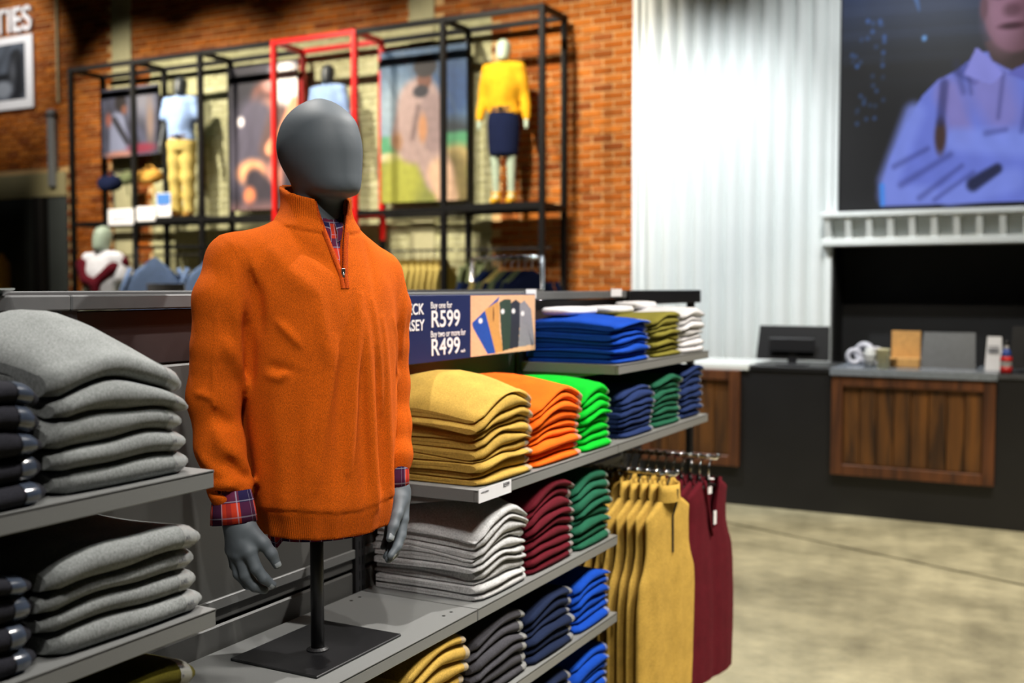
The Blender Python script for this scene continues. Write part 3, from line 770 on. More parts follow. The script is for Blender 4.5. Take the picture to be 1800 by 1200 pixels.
# ---------------------------------------------------------------- folded jerseys
ORD = ['bottom', 'second', 'third', 'fourth', 'fifth', 'sixth', 'seventh', 'eighth', 'ninth', 'tenth', 'eleventh']
def make_stack(col, y0, y1, z, n, top_h, where, xf=XF - 0.012, L=0.30, dome=0.03, peak=0.1, xdome=0.0, sticker=True, seed=0, sizes=None, name='folded_jersey', drop=0.0, stk_mat=None, jit=0.009, groupname=None, wob=1.0):
    """n jerseys on shelf height z; interfaces between them are shared surfaces so that they rest on each other"""
    rs = np.random.RandomState(seed + 11)
    W = y1 - y0; yc = (y0 + y1) / 2
    t = (top_h - dome * 0.4) / n
    ny, nxp = 13, 9
    ph = rs.uniform(0, 6.28, (n + 2, 6))
    def iface(k, X, Y_):
        """height of the k-th interface; X 0 front .. 1 back, Y_ -1..1"""
        if k == 0: return np.zeros_like(X)
        f = k / n
        bump = np.clip(1 - ((Y_ - peak) / 1.15) ** 2, -0.6, 1)
        zz = k * t + f * dome * bump + f * xdome * np.sin(np.clip(X, 0, 1) * 2.2) * (1 - 0.5 * Y_ ** 2)
        a = 0.0042 * wob * min(1, f * 3)
        zz = zz + a * (np.sin(2.4 * Y_ + ph[k, 0]) + 0.7 * np.sin(4.5 * X + ph[k, 1] + Y_) + 0.5 * np.sin(6 * Y_ + ph[k, 2]))
        return zz
    for k in range(n):
        sx, sy = rs.uniform(-0.016, 0.002), rs.uniform(-jit, jit)
        wk = W * rs.uniform(0.965, 1.0)
        # profile parameters: (depth 0..1, side) walk: outer top back->front, round, outer bottom front->back, slit bottom back->front, slit top front->back
        ys = np.linspace(-1, 1, ny)
        rows = []
        for Yv in ys:
            # pinch at the two ends
            e = abs(Yv); pin = 1 - 0.30 * max(0, (e - 0.82) / 0.18) ** 2
            xs = np.array([1.0, 0.8, 0.6, 0.42, 0.27, 0.15, 0.075])
            fr = 0.012 * (1 - (Yv - 0.1) ** 2) - (0.02 * max(0, (e - 0.85) / 0.15) ** 2)
            xfront = sx + fr * 0.6
            Yn = (Yv * wk / 2 + sy) / (W / 2)
            Yq = np.full_like(xs, Yn); xr = xs - xfront / L
            zt = iface(k + 1, xr, Yq) - .0004; zb = iface(k, xr, Yq)
            mid = (zt + zb) / 2; hw = (zt - zb) / 2 * pin
            zt, zb = mid + hw, mid - hw
            # the front round
            r = hw[-1]; c = mid[-1]
            base_x = -0.075 * L
            angs = np.radians([68, 40, 14, -14, -40, -68])
            reach = 0.075 * L + 0.002
            arcx = base_x + np.cos(angs) * reach; arcz = c + np.sin(angs) * r * 1.0
            s_ = 0.10
            xin = xs[:5]; m2 = mid[:5]; h2 = hw[:5] * s_
            px = np.concatenate([-xs * L, arcx, -xs[::-1] * L, -xin * L, [-0.215 * L], -xin[::-1] * L])
            pz = np.concatenate([zt, arcz, zb[::-1], m2 - h2, [(mid[4] + mid[5]) / 2], (m2 + h2)[::-1]])
            rows.append(np.stack([px + xfront, np.full_like(px, Yv * wk / 2 + sy), pz], 1))
        P = np.array(rows)
        m_ = P.shape[1]
        f = []
        for i in range(ny - 1):
            for j in range(m_):
                j2 = (j + 1) % m_
                f.append((i * m_ + j, i * m_ + j2, (i + 1) * m_ + j2, (i + 1) * m_ + j))
        f.append(tuple(range(m_))); f.append(tuple((ny - 1) * m_ + j for j in range(m_ - 1, -1, -1)))
        V = P.reshape(-1, 3)
        me_ = fixn(mesh(name, V, f, True))
        sm = np.ones(len(me_.polygons), bool); sm[-2:] = False; me_.polygons.foreach_set('use_smooth', sm)
        o = obj(name, me_, KN[col]); o.location = (xf, yc, z)
        pos = ORD[k] + (' up' if k else '') if k < n - 1 else 'topmost'
        tag(o, '%s folded jersey, %s %s' % (col, pos, where), 'jersey', groupname or ('%s jerseys %s' % (col, where)))
        if sticker:
            j0_, j1_ = 5, 14
            i0 = 0.86
            strip = []
            for yy in np.linspace(0.66, 0.86, 4):
                fi = (yy + 1) / 2 * (ny - 1); a = int(fi); q = fi - a
                line = P[a] * (1 - q) + P[a + 1] * q
                line = line[j0_:j1_].copy()
                cz = line[:, 2].mean(); ctr = np.array([base_x + sx - 0.004, 0, cz])
                d = line - np.array([ctr[0], 0, ctr[2]]); d[:, 1] = 0
                ln = np.linalg.norm(d, axis=1)[:, None] + 1e-9
                line = line + d / ln * 0.0012
                strip.append(line)
            so = obj('size_strip', fixn(grid_mesh('size_strip', np.array(strip))), stk_mat or M['sticker'], o)
            if sizes and k < len(sizes) and sizes[k]:
                p = strip[1][4]
                text_obj('size_print', sizes[k], 0.011, M['ink'], so, (p[0] + 0.0015, strip[0][4][1] + 0.001, p[2] - 0.006), (0.0, 1, 0.0), (-0.25, 0, 0.97), 'LEFT', 0.0001)
    return o
STK_DARK = plain('dark_size_strip', srgb(58, 66, 80), 0.2, spec=0.7)
Yl = lambda px, py: float(onx(px, py, XF - 0.012)[1])
# bay of the grey and black quarter-zips
make_stack('silver grey', 1.072, 1.345, Z['left_up'], 5, 0.165, 'in the upper stack beside the mannequin', dome=0.05, xdome=0.085, peak=-0.15, seed=1, sizes=['L', 'M', 'M', 'S', 'S'])
make_stack('black', 0.80, 1.063, Z['left_up'], 5, 0.158, 'in the upper stack beside grey jerseys', dome=0.035, seed=2, stk_mat=STK_DARK)
make_stack('silver grey', 1.055, 1.368, Z['left_low'], 4, 0.142, 'in the lower stack beside the mannequin', dome=0.03, seed=3, sizes=['4XL', '3XL', '2XL', 'XL'])
make_stack('black', 0.78, 1.045, Z['left_low'], 4, 0.135, 'in the lower stack beside grey jerseys', dome=0.03, seed=4, stk_mat=STK_DARK)
make_stack('dark olive', 1.075, 1.368, Z['base'], 4, 0.150, 'in the stack under the grey jerseys', dome=0.03, seed=5, sizes=['S', 'S', 'S', 'S'])
make_stack('dark olive', 0.76, 1.06, Z['base'], 4, 0.150, 'in the stack under the black jerseys', dome=0.03, seed=6)
# middle shelf
make_stack('mustard', 2.318, 2.622, Z['mid'], 10, 0.185, 'of the stack behind the price ticket', dome=0.075, xdome=0.05, seed=10, jit=0.008, wob=1.5)
make_stack('orange', 2.626, 2.948, Z['mid'], 9, 0.170, 'of the stack between mustard and green', dome=0.075, xdome=0.025, seed=11)
make_stack('bright green', 2.952, 3.172, Z['mid'], 8, 0.165, 'of the stack beside the orange one', dome=0.06, xdome=0.02, seed=12)
make_stack('navy blue', 3.262, 3.556, Z['mid'], 8, 0.15, 'of the stack beside the bright green one', dome=0.03, seed=13)
make_stack('bottle green', 3.564, 3.846, Z['mid'], 8, 0.165, 'of the stack under the olive one', dome=0.03, seed=14)
make_stack('navy blue', 3.856, 4.100, Z['mid'], 8, 0.185, 'of the stack at the gondola end', dome=0.03, seed=15)
# top shelf
TOP_BLUE = make_stack('royal blue', 3.200, 3.512, Z['top'], 8, 0.128, 'of the stack beside the promotion board', dome=0.02, xdome=0.02, seed=16, jit=0.004)
TOP_OLIVE = make_stack('olive green', 3.562, 3.840, Z['top'], 8, 0.140, 'of the stack on the top shelf', dome=0.03, seed=17)
TOP_WHITE = make_stack('white', 3.850, 4.105, Z['top'], 7, 0.150, 'of the stack at the gondola end', dome=0.025, seed=18)
# deep shelf
make_stack('light grey', 2.318, 2.590, Z['base'], 10, 0.175, 'of the stack under the mustard one', dome=0.075, xdome=0.05, seed=20, jit=0.009, wob=1.5)
make_stack('maroon', 2.598, 2.900, Z['base'], 9, 0.205, 'of the stack beside the light grey one', dome=0.07, seed=21)
make_stack('bottle green', 2.908, 3.170, Z['base'], 8, 0.195, 'of the stack beside the maroon one', dome=0.05, seed=22)
# fourth shelf
make_stack('mustard', 1.985, 2.270, Z['four'], 6, 0.185, 'of the stack under the mannequin shelf', dome=0.05, seed=30)
make_stack('dark olive', 1.66, 1.95, Z['four'], 5, 0.150, 'of the stack under the mannequin', dome=0.04, seed=31)
make_stack('charcoal', 2.292, 2.590, Z['four'], 6, 0.160, 'of the stack under the light grey one', dome=0.05, seed=32)
make_stack('dark navy', 2.600, 2.895, Z['four'], 6, 0.145, 'of the stack under the maroon one', dome=0.045, seed=33)
make_stack('royal blue', 2.905, 3.172, Z['four'], 6, 0.140, 'of the stack under the bottle green one', dome=0.045, seed=34)
make_stack('dark navy', 2.600, 2.895, Z['five'], 6, 0.145, 'of the stack on the bottom shelf', dome=0.045, seed=35)
make_stack('royal blue', 2.905, 3.172, Z['five'], 6, 0.15, 'of the stack on the bottom shelf', dome=0.045, seed=36)
# ---------------------------------------------------------------- the dressed half-body mannequin
MX, MY = -1.452, 1.842
PHI = math.radians(41)
fdir = -F0 * math.cos(PHI) + RV * math.sin(PHI)         # where the chest faces
ldir = np.array([-fdir[1], fdir[0], 0])                 # its own left
def loc2w(P):
    P = np.asarray(P, float)
    return np.array([MX, MY, 0]) + P[..., :1] * ldir + P[..., 1:2] * fdir + P[..., 2:] * U0
def w2loc(P):
    Q = np.asarray(P) - np.array([MX, MY, 0])
    return np.stack([Q @ ldir, Q @ fdir, Q[..., 2]], -1)
mroot = empty('mannequin', (MX, MY, Z['base'] + 0.007))
tag(mroot, 'slate grey headed torso mannequin on a black stand, wearing an orange jersey', 'mannequin')
MINV = Matrix.Translation(-Vector((MX, MY, Z['base'] + 0.007)))
MROT = Matrix(((ldir[0], fdir[0], 0, MX), (ldir[1], fdir[1], 0, MY), (0, 0, 1, 0), (0, 0, 0, 1)))
def mpart(name, m, mat, parent=None):
    """mesh in local (left, front, up) coordinates"""
    o = obj(name, m, mat)
    if parent is None:
        o.parent = mroot; o.matrix_parent_inverse = MINV; o.matrix_basis = MROT
    else:
        o.parent = parent
    return o

# ---- head and neck
k_ = 828.0
hr = []
for (y, half, ctr) in ((177.2, 5, 570), (182, 22, 569.5), (195, 44, 568.5), (215, 62.5, 569.5), (240, 72, 569), (265, 75, 570), (290, 71.5, 573.5), (310, 65.5, 579), (328, 58, 586), (340, 51, 590), (347, 42, 592), (351, 24, 594)):
    z = H + (505 - y) / k_
    b = half / k_ / 0.9156
    hr.append((z, 0, (ctr - 557) / k_ / 0.766, 0.79 * b, b))
hr = dense(sorted(hr), 70)
HA = math.radians(9)      # the head turns a little more than the chest
def head_sdf(P):
    ca, sa = math.cos(HA), math.sin(HA)
    Q = np.stack([P[:, 0] * ca - P[:, 1] * sa, P[:, 0] * sa + P[:, 1] * ca, P[:, 2]], 1)
    hd = ringtable(Q, hr, 2.15)
    nk = ringtable(P, dense([(1.50, 0, 0.0, .11, .07), (1.60, 0, .0, .085, .062), (1.66, 0, .01, .060, .056), (1.72, 0, .016, .052, .054), (1.78, 0, .018, .051, .056), (1.84, 0, .012, .05, .055)], 40))
    return smin(hd, nk, 0.016)
V, Q = surface_nets(head_sdf, (-.13, -.13, 1.52), (.13, .18, 2.0), 0.0042)
head = mpart('head', np_mesh('head', V, Q), M['mannequin'])
# soften the voxel steps
md = head.modifiers.new('smooth', 'SMOOTH'); md.factor = 0.5; md.iterations = 6

# ---- jersey
TOR = dense([(1.00, .016, .006, .132, .112), (1.06, .016, .006, .140, .117), (1.10, .016, .006, .148, .124), (1.135, .012, .006, .157, .128), (1.25, .007, .005, .166, .127), (1.40, .004, .006, .174, .124),
             (1.50, .006, .008, .174, .121), (1.58, .002, .008, .174, .113), (1.63, .0, .006, .155, .101), (1.67, 0, .006, .118, .088), (1.70, 0, .008, .087, .079), (1.725, 0, .010, .073, .073), (1.76, 0, .010, .070, .072), (1.83, 0, .004, .074, .074)], 90)
ARM_R = [(-.178, -.012, 1.632, .052), (-.206, -.008, 1.555, .057), (-.217, -.010, 1.46, .054), (-.223, -.020, 1.36, .051), (-.218, -.006, 1.26, .047), (-.209, .016, 1.178, .040), (-.207, .022, 1.158, .036)]
ARM_L = [(.162, -.006, 1.606, .050), (.186, -.004, 1.535, .053), (.190, -.008, 1.45, .050), (.194, -.012, 1.36, .048), (.190, .006, 1.27, .044), (.183, .030, 1.205, .038), (.181, .034, 1.185, .034)]
def base_sdf(P):
    d = ringtable(P, TOR, 2.25)
    for s, arm in ((-1, ARM_R), (1, ARM_L)):
        sh = capsule(P, (s * .05, 0, 1.672), (arm[0][0], arm[0][1], arm[0][2]), .05, .056)
        d = smin(d, sh, 0.045)
        up = chain(P, arm[:3], 0.02); dn = chain(P, arm[2:], 0.02)
        d = smin(d, up, 0.022); d = smin(d, dn, 0.007)
    return d
def hit(px, py):
    """where the sight line through a photo pixel meets the jersey, local coordinates"""
    o = w2loc(CAMP); dv = ray(px, py); dv = np.array([dv @ ldir, dv @ fdir, dv[2]]); dv /= np.linalg.norm(dv)
    t = 1.7
    for _ in range(80):
        s = base_sdf((o + t * dv)[None])[0]
        if s < 0.0006 or t > 2.8: break
        t += s * 0.7
    return o + t * dv
FOLDS = [  # pixel polyline, height, half width
    ([(634, 520), (628, 600), (622, 720), (613, 828)], .0042, .0075), ([(590, 600), (580, 680), (566, 760), (556, 860)], .0038, .008), ([(642, 560), (650, 680), (656, 800), (664, 890)], .0048, .008),
    ([(672, 560), (680, 660), (684, 780), (686, 860)], .0045, .007), ([(655, 530), (668, 640), (672, 740)], .003, .006), ([(692, 560), (696, 660), (692, 780)], .003, .006),
    ([(560, 520), (572, 600), (585, 650)], .002, .012), ([(488, 566), (508, 586), (528, 608)], .0030, .005), ([(470, 660), (490, 664), (508, 655)], .0022, .005), ([(470, 640), (520, 655)], -.0015, .008),
    ([(540, 640), (520, 780), (500, 880)], -.0025, .016), ([(600, 640), (596, 760), (588, 880)], -.0030, .010), ([(634, 640), (640, 760), (645, 880)], -.0036, .009), ([(664, 620), (668, 760), (674, 880)], -.0036, .008),
    ([(505, 400), (540, 440), (590, 470)], -.0030, .014), ([(470, 430), (510, 480), (560, 520)], .0025, .016), ([(640, 420), (655, 470), (660, 520)], -.002, .012),
    # near sleeve
    ([(412, 470), (417, 560), (420, 640)], .0045, .007), ([(396, 600), (418, 640), (433, 690)], .0055, .008), ([(432, 560), (438, 620), (440, 680)], -.0045, .009), ([(345, 692), (360, 694), (374, 702)], .0035, .004),
    ([(380, 760), (400, 790), (436, 826)], .0060, .009), ([(372, 720), (392, 740), (410, 745)], -.0035, .009), ([(352, 800), (372, 822), (404, 840)], .0040, .008), ([(400, 800), (420, 830), (440, 845)], -.005, .007),
    ([(362, 846), (400, 852), (450, 846)], .0065, .006), ([(364, 862), (405, 868), (452, 858)], -.0050, .005), ([(440, 470), (450, 520), (456, 580)], -.006, .008), ([(428, 430), (446, 470), (452, 520)], .003, .006),
    ([(392, 430), (382, 560), (374, 690), (382, 790)], .0016, .0028), ([(386, 414), (420, 400), (480, 362)], .0014, .0028), ([(386, 414), (404, 425), (430, 462), (444, 520)], .0010, .0030),
    ([(712, 500), (709, 560), (705, 620)], .003, .006)]
FOLDL = [([hit(*p) for p in pl], a, s) for (pl, a, s) in FOLDS]
HEMZ = 1.062
def hemline(P): return HEMZ + 0.010 * np.clip(P[:, 0] / .17, -1, 1) ** 2
def jersey_sdf(P):
    d = base_sdf(P)
    near = np.abs(d) < 0.02
    Pn = P[near]; add = np.zeros(len(Pn))
    for pl, a, s in FOLDL:
        best = np.full(len(Pn), 9.0); fade = np.ones(len(Pn))
        nseg = len(pl) - 1
        for i in range(nseg):
            A, B = pl[i], pl[i + 1]; ab = B - A
            t = np.clip(((Pn - A) @ ab) / (ab @ ab + 1e-9), 0, 1)
            q = np.linalg.norm(Pn - A - t[:, None] * ab, axis=1)
            u = (i + t) / nseg
            upd = q < best; best = np.where(upd, q, best); fade = np.where(upd, np.sin(np.pi * np.clip(u, .02, .98)) ** .5, fade)
        add += (4.0 if a > 0 else 3.2) * a * np.exp(-(best / (1.2 * s)) ** 1.4) * fade
    u, v, z = Pn[:, 0], Pn[:, 1], Pn[:, 2]
    torso = (np.abs(u) < .21) & (z < 1.66)
    ang = np.arctan2(u, v)
    # soft waves, hem band, collar seam
    add += np.where(torso & (z < 1.5), (0.0014 * np.sin(17 * ang + 5 * z) + 0.0026 * np.sin(11 * ang - 3 * z + 1.0) * np.clip(ang + .3, 0, 1)) * np.clip((1.52 - z) / .3, 0, 1), 0)
    nothand = np.minimum(chain(Pn, ARM_R[2:]), chain(Pn, ARM_L[2:])) > 0.01
    hl = 1.122 - 0.006 * np.cos(3 * ang)
    add += np.where(nothand & (np.abs(z - hl) < .006), -0.0014 * np.exp(-0.5 * ((z - hl) / .0022) ** 2), 0)
    add += np.where(nothand & (z < hl), -0.0006, 0)
    add += np.where(nothand & (z >= hl) & (z < hl + .05), 0.0014 * np.exp(-(z - hl) / .02), 0)
    cs = 1.712 - 0.30 * (v - .01)
    add += np.where((np.abs(u) < .09), -0.0024 * np.exp(-0.5 * ((z - cs) / .0022) ** 2) + 0.0016 * np.clip((z - cs) / .004, 0, 1) * (z < cs + .2), 0)
    dd = d.copy(); dd[near] -= np.clip(add, -.011, .02)
    z = P[:, 2]; u = P[:, 0]; v = P[:, 1]
    # hollow: opening at hem and collar
    inner = ringtable(P, TOR, 2.25) + 0.009
    zone = np.where(z < 1.12, inner + .004, np.where(z > 1.705, inner + .001, np.where((z > 1.60) & (np.abs(u) < .046), inner + .013, 1.0)))
    arms = np.minimum(chain(P, ARM_R[4:]), chain(P, ARM_L[4:])) + 0.009
    zone = np.minimum(zone, np.where(z < 1.24, arms, 1.0))
    dd = np.maximum(dd, -zone)
    dd = np.maximum(dd, hemline(P) - z - np.where(np.minimum(chain(P, ARM_R[4:]), chain(P, ARM_L[4:])) < 0.02, 0, 0))
    ctop = 1.782 - 0.30 * v
    dd = np.maximum(dd, z - ctop)
    # quarter-zip opening
    wv = np.interp(z, [1.605, 1.612, 1.66, 1.70, 1.74, 1.78], [0, .002, .013, .024, .035, .043])
    dd = np.maximum(dd, np.where((v > .015) & (z > 1.605), (wv - np.abs(u - 0.000)) * 0.9, -1.0))
    return dd
V, Q = surface_nets(jersey_sdf, (-.325, -.165, 1.03), (.295, .165, 1.83), 0.0042)
jersey = mpart('quarter_zip_jersey', np_mesh('quarter_zip_jersey', V, Q), M['rust_knit'])
jersey['label'] = 'rust orange quarter-zip knitted jersey'
md = jersey.modifiers.new('smooth', 'SMOOTH'); md.factor = 0.4; md.iterations = 1
# placket bands, zip
def surf(u, z):
    vv = np.linspace(.17, .0, 240)
    q = base_sdf(np.stack([np.full(240, u), vv, np.full(240, z)], 1)) < 0
    return float(vv[np.argmax(q)])
def band(u0s, wdt, zs, name, mat, off=0.0016, th=0.003):
    rows = []
    for z, u0 in zip(zs, u0s):
        a = [(u0 + q * wdt, surf(u0 + q * wdt, z) + off, z) for q in (0, .5, 1)]
        b = [(p[0], p[1] - th, p[2]) for p in a[::-1]]
        rows.append(a + b)
    return mpart(name, fixn(grid_mesh(name, np.array(rows), closed_v=True)), mat, jersey)
zs = np.linspace(1.578, 1.757, 22)
wv = np.interp(zs, [1.605, 1.612, 1.66, 1.70, 1.74, 1.78], [0, .002, .013, .024, .035, .043])
band(wv - 0.001, 0.011, zs, 'zip_placket', M['seam'])
band(-wv + 0.001, -0.011, zs, 'zip_placket', M['seam'])
zt = MB()
zs2 = np.linspace(1.612, 1.755, 40)
wv2 = np.interp(zs2, [1.605, 1.612, 1.66, 1.70, 1.74, 1.78], [0, .002, .013, .024, .035, .043])
for s in (-1, 1):
    for z, w_ in zip(zs2, wv2):
        v = surf(s * w_, z) - 0.001
        zt.box(s * w_ - .0016, s * w_ + .0016, v - .0012, v + .0012, z - .001, z + .001)
mpart('zip_teeth', fixn(mesh('zip_teeth', zt.v, zt.f)), M['dark_cloth'], jersey)
zv = surf(0, 1.615)
pl = MB().box(-.0045, .0045, zv - .002, zv + .005, 1.606, 1.619, .001); pl.box(-.003, .003, zv + .003, zv + .0055, 1.585, 1.608, .0008)
pl.tube([(0, zv + .004, 1.612), (0, zv + .0065, 1.606), (0, zv + .004, 1.602)], .0012, 6)
mpart('zip_pull', fixn(mesh('zip_pull', pl.v, pl.f)), M['zip'], jersey)

# ---- check shirt: cuffs, collar, front, tail
def with_uv(m, P, su, sv):
    P = np.asarray(P); n, k = P.shape[:2]
    uv = m.uv_layers.new(name='UVMap')
    iu = np.empty(len(m.loops), np.int32); m.loops.foreach_get('vertex_index', iu)
    uv.data.foreach_set('uv', np.stack([(iu % k) * su / (k - 1), (iu // k) * sv / max(n - 1, 1)], 1).astype(np.float32).reshape(-1))
    return m
def cuff(name, c0, c1, a, b, ang, flare=0.0):
    c0, c1 = np.array(c0), np.array(c1); rows = []
    ax = c1 - c0; L_ = np.linalg.norm(ax); ax /= L_
    e1 = np.array([math.cos(ang), math.sin(ang), 0]); e1 -= ax * (e1 @ ax); e1 /= np.linalg.norm(e1); e2 = np.cross(ax, e1)
    for (t, k) in ((1.0, .90), (1.0, 1.0 + flare), (.6, 1.0 + flare * .7), (.3, 1.0 + .3 * flare), (0, .96), (0, .8)):
        rows.append([c0 + ax * L_ * t + k * (a * math.cos(q) * e1 * (1 + (flare if math.cos(q) < -.3 else 0) * t) + b * math.sin(q) * e2) for q in np.linspace(0, 2 * math.pi, 29)])
    m = grid_mesh(name, np.array(rows)); with_uv(m, rows, 0.21, 0.085)
    o = mpart(name, m, M['plaid'], None); o['label'] = 'red and navy check shirt cuff'
    return o
cuff('shirt_cuff', (-.207, .022, 1.172), (-.206, .032, 1.108), .043, .035, math.radians(70), 0.14)
cuff('shirt_cuff', (.181, .034, 1.20), (.179, .038, 1.132), .035, .031, math.radians(100))
# shirt front inside the opening
P = []
for z in np.linspace(1.56, 1.735, 14):
    P.append([(r_ * math.sin(q), .006 + r_ * math.cos(q) * 1.0, z) for q in np.linspace(-1.3, 1.3, 15) for r_ in [np.interp(z, [1.56, 1.62, 1.66, 1.70, 1.735], [.098, .090, .078, .067, .062])]])
m = grid_mesh('shirt_front', np.array(P)); with_uv(m, P, .16, .17)
sf = mpart('shirt_front', m, M['plaid'], None); sf['label'] = 'red and navy check shirt front'
for s in (-1, 1):     # fold-over collar points
    rows = []
    for t in np.linspace(0, 1, 9):
        q = s * (0.10 + 1.5 * t)
        top = np.array([.0595 * math.sin(q), .014 + .0595 * math.cos(q), 1.724 - .010 * (1 - t)])
        drop_ = np.interp(t, [0, .25, 1], [.040, .030, .028]); out = np.interp(t, [0, .3, 1], [.010, .008, .006])
        bot = np.array([(.0605 + out) * math.sin(q), .012 + (.0605 + out) * math.cos(q), top[2] - drop_])
        rows.append([top, top * .5 + bot * .5 + np.array([0.004 * math.sin(q), .004 * math.cos(q), 0]), bot])
    m = grid_mesh('shirt_collar', np.array(rows)); with_uv(m, rows, .035, .10)
    mpart('shirt_collar', m, M['plaid'], None)
rows = []
for t in (0, .5, 1):
    rows.append([(.016 + (.128 - .004 * t) * math.sin(q), .006 + (.104 - .004 * t) * math.cos(q), 1.10 - .048 * t + (-.012 * t if math.cos(q) < 0.2 else 0.004)) for q in np.linspace(0, 2 * math.pi, 41)])
m = grid_mesh('shirt_tail', np.array(rows)); with_uv(m, rows, .8, .06)
mpart('shirt_tail', m, M['plaid'], None)
capb = MB(); capb.v = []; 
rows = [[(.016 + .125 * k * math.sin(q), .006 + .10 * k * math.cos(q), 1.085 - .004 * (1 - k)) for q in np.linspace(0, 2 * math.pi, 33)] for k in (1, .6, .1)]
mpart('torso_base', grid_mesh('torso_base', np.array(rows)), M['mannequin_dark'])

# ---- hands
HAND = dict(w=(-.236, .034, 1.150), wr=(-.235, .042, 1.112))
FING = [  # knuckle, middle joint, end joint, tip
    [(-.231, .080, 1.058), (-.224, .094, 1.026), (-.212, .103, 1.006), (-.197, .107, .992)],
    [(-.240, .060, 1.050), (-.236, .072, 1.010), (-.222, .083, .988), (-.206, .090, .980)],
    [(-.243, .040, 1.050), (-.240, .050, 1.010), (-.227, .062, .989), (-.212, .071, .982)],
    [(-.241, .022, 1.056), (-.238, .029, 1.022), (-.227, .040, 1.004), (-.215, .049, .997)]]
THUMB = [(-.225, .066, 1.098), (-.206, .090, 1.073), (-.194, .101, 1.052), (-.186, .107, 1.030)]
FR = [.0118, .0120, .0112, .0098]
def hand_sdf(P):
    d = capsule(P, HAND['w'], HAND['wr'], .027, .029)
    for f, r in zip(FING, FR):
        d = smin(d, capsule(P, HAND['wr'], f[0], .0205, r + .0035), .016)
    d = smin(d, capsule(P, (-.229, .05, 1.10), (-.231, .06, 1.07), .022, .018), .012)
    dt = chain(P, [THUMB[0] + (.0185,), THUMB[1] + (.0130,), THUMB[2] + (.0112,), THUMB[3] + (.0088,)], .006)
    d = smin(d, dt, .011)
    for f, r in zip(FING, FR):
        c = chain(P, [f[0] + (r + .002,), f[1] + (r,), f[2] + (r - .001,), f[3] + (r - .003,)], .004)
        d = smin(d, c, .0035)
    return d
def mirr(A):
    B = np.array(A, float); B[..., 0] = -B[..., 0] - .026; B[..., 2] += .012; B[..., 0] -= .22 * np.clip(1.11 - B[..., 2], 0, 1); return B
V, Q = surface_nets(hand_sdf, (-.285, -.01, .955), (-.16, .135, 1.19), 0.0022)
V[:, 0] += .030; V[:, 1] += .003
hm = np_mesh('hand', V, Q)
rh = mpart('hand', hm, M['mannequin']); md = rh.modifiers.new('smooth', 'SMOOTH'); md.iterations = 3
V2 = mirr(V)
lh = mpart('hand', np_mesh('hand', V2, Q[:, ::-1]), M['mannequin']); md = lh.modifiers.new('smooth', 'SMOOTH'); md.iterations = 3
def nail(tip, prev, out, r, parent, mir):
    tip, prev, out = map(lambda a: np.array(a, float), (tip, prev, out))
    if mir:
        tip, prev = mirr(tip + (.030, .003, 0)), mirr(prev + (.030, .003, 0))
        out[0] = -out[0]
    else: tip = tip + (.030, .003, 0); prev = prev + (.030, .003, 0)
    ax = tip - prev; ax /= np.linalg.norm(ax); out -= ax * (out @ ax); out /= np.linalg.norm(out); sd = np.cross(ax, out)
    rows = [[tip + ax * (r * (.55 - 1.5 * t)) + (r * 1.04) * (out * math.cos(q) + sd * math.sin(q)) * (1 if t > .1 else .86) for q in np.linspace(-.85, .85, 7)] for t in (0, .15, .5, 1)]
    mpart('nail', grid_mesh('nail', np.array(rows)), M['nail'], parent)
for parent, mir in ((rh, False), (lh, True)):
    nail(THUMB[3], THUMB[2], (-.1, 1, .5), .0088, parent, mir)
    nail(FING[0][3], FING[0][2], (-.3, .7, -.8), .0088, parent, mir)

# ---- stand
zb = Z['base']
o = MB().box(-1.582, -1.352, 1.712, 2.017, zb, zb + .006, .0015).build('base_plate', M['black_metal']); o.parent = mroot; o.matrix_parent_inverse = MINV
o = MB().tube([(MX, MY, zb + .005), (MX, MY, 1.15)], .0145, 20).build('pole', M['black_metal'], smooth=True); o.parent = mroot; o.matrix_parent_inverse = MINV
o = MB().lathe((MX, MY, zb + .005), [(.024, 0), (.024, .004), (.017, .008)], 20).build('pole_collar', M['black_metal']); o.parent = mroot; o.matrix_parent_inverse = MINV
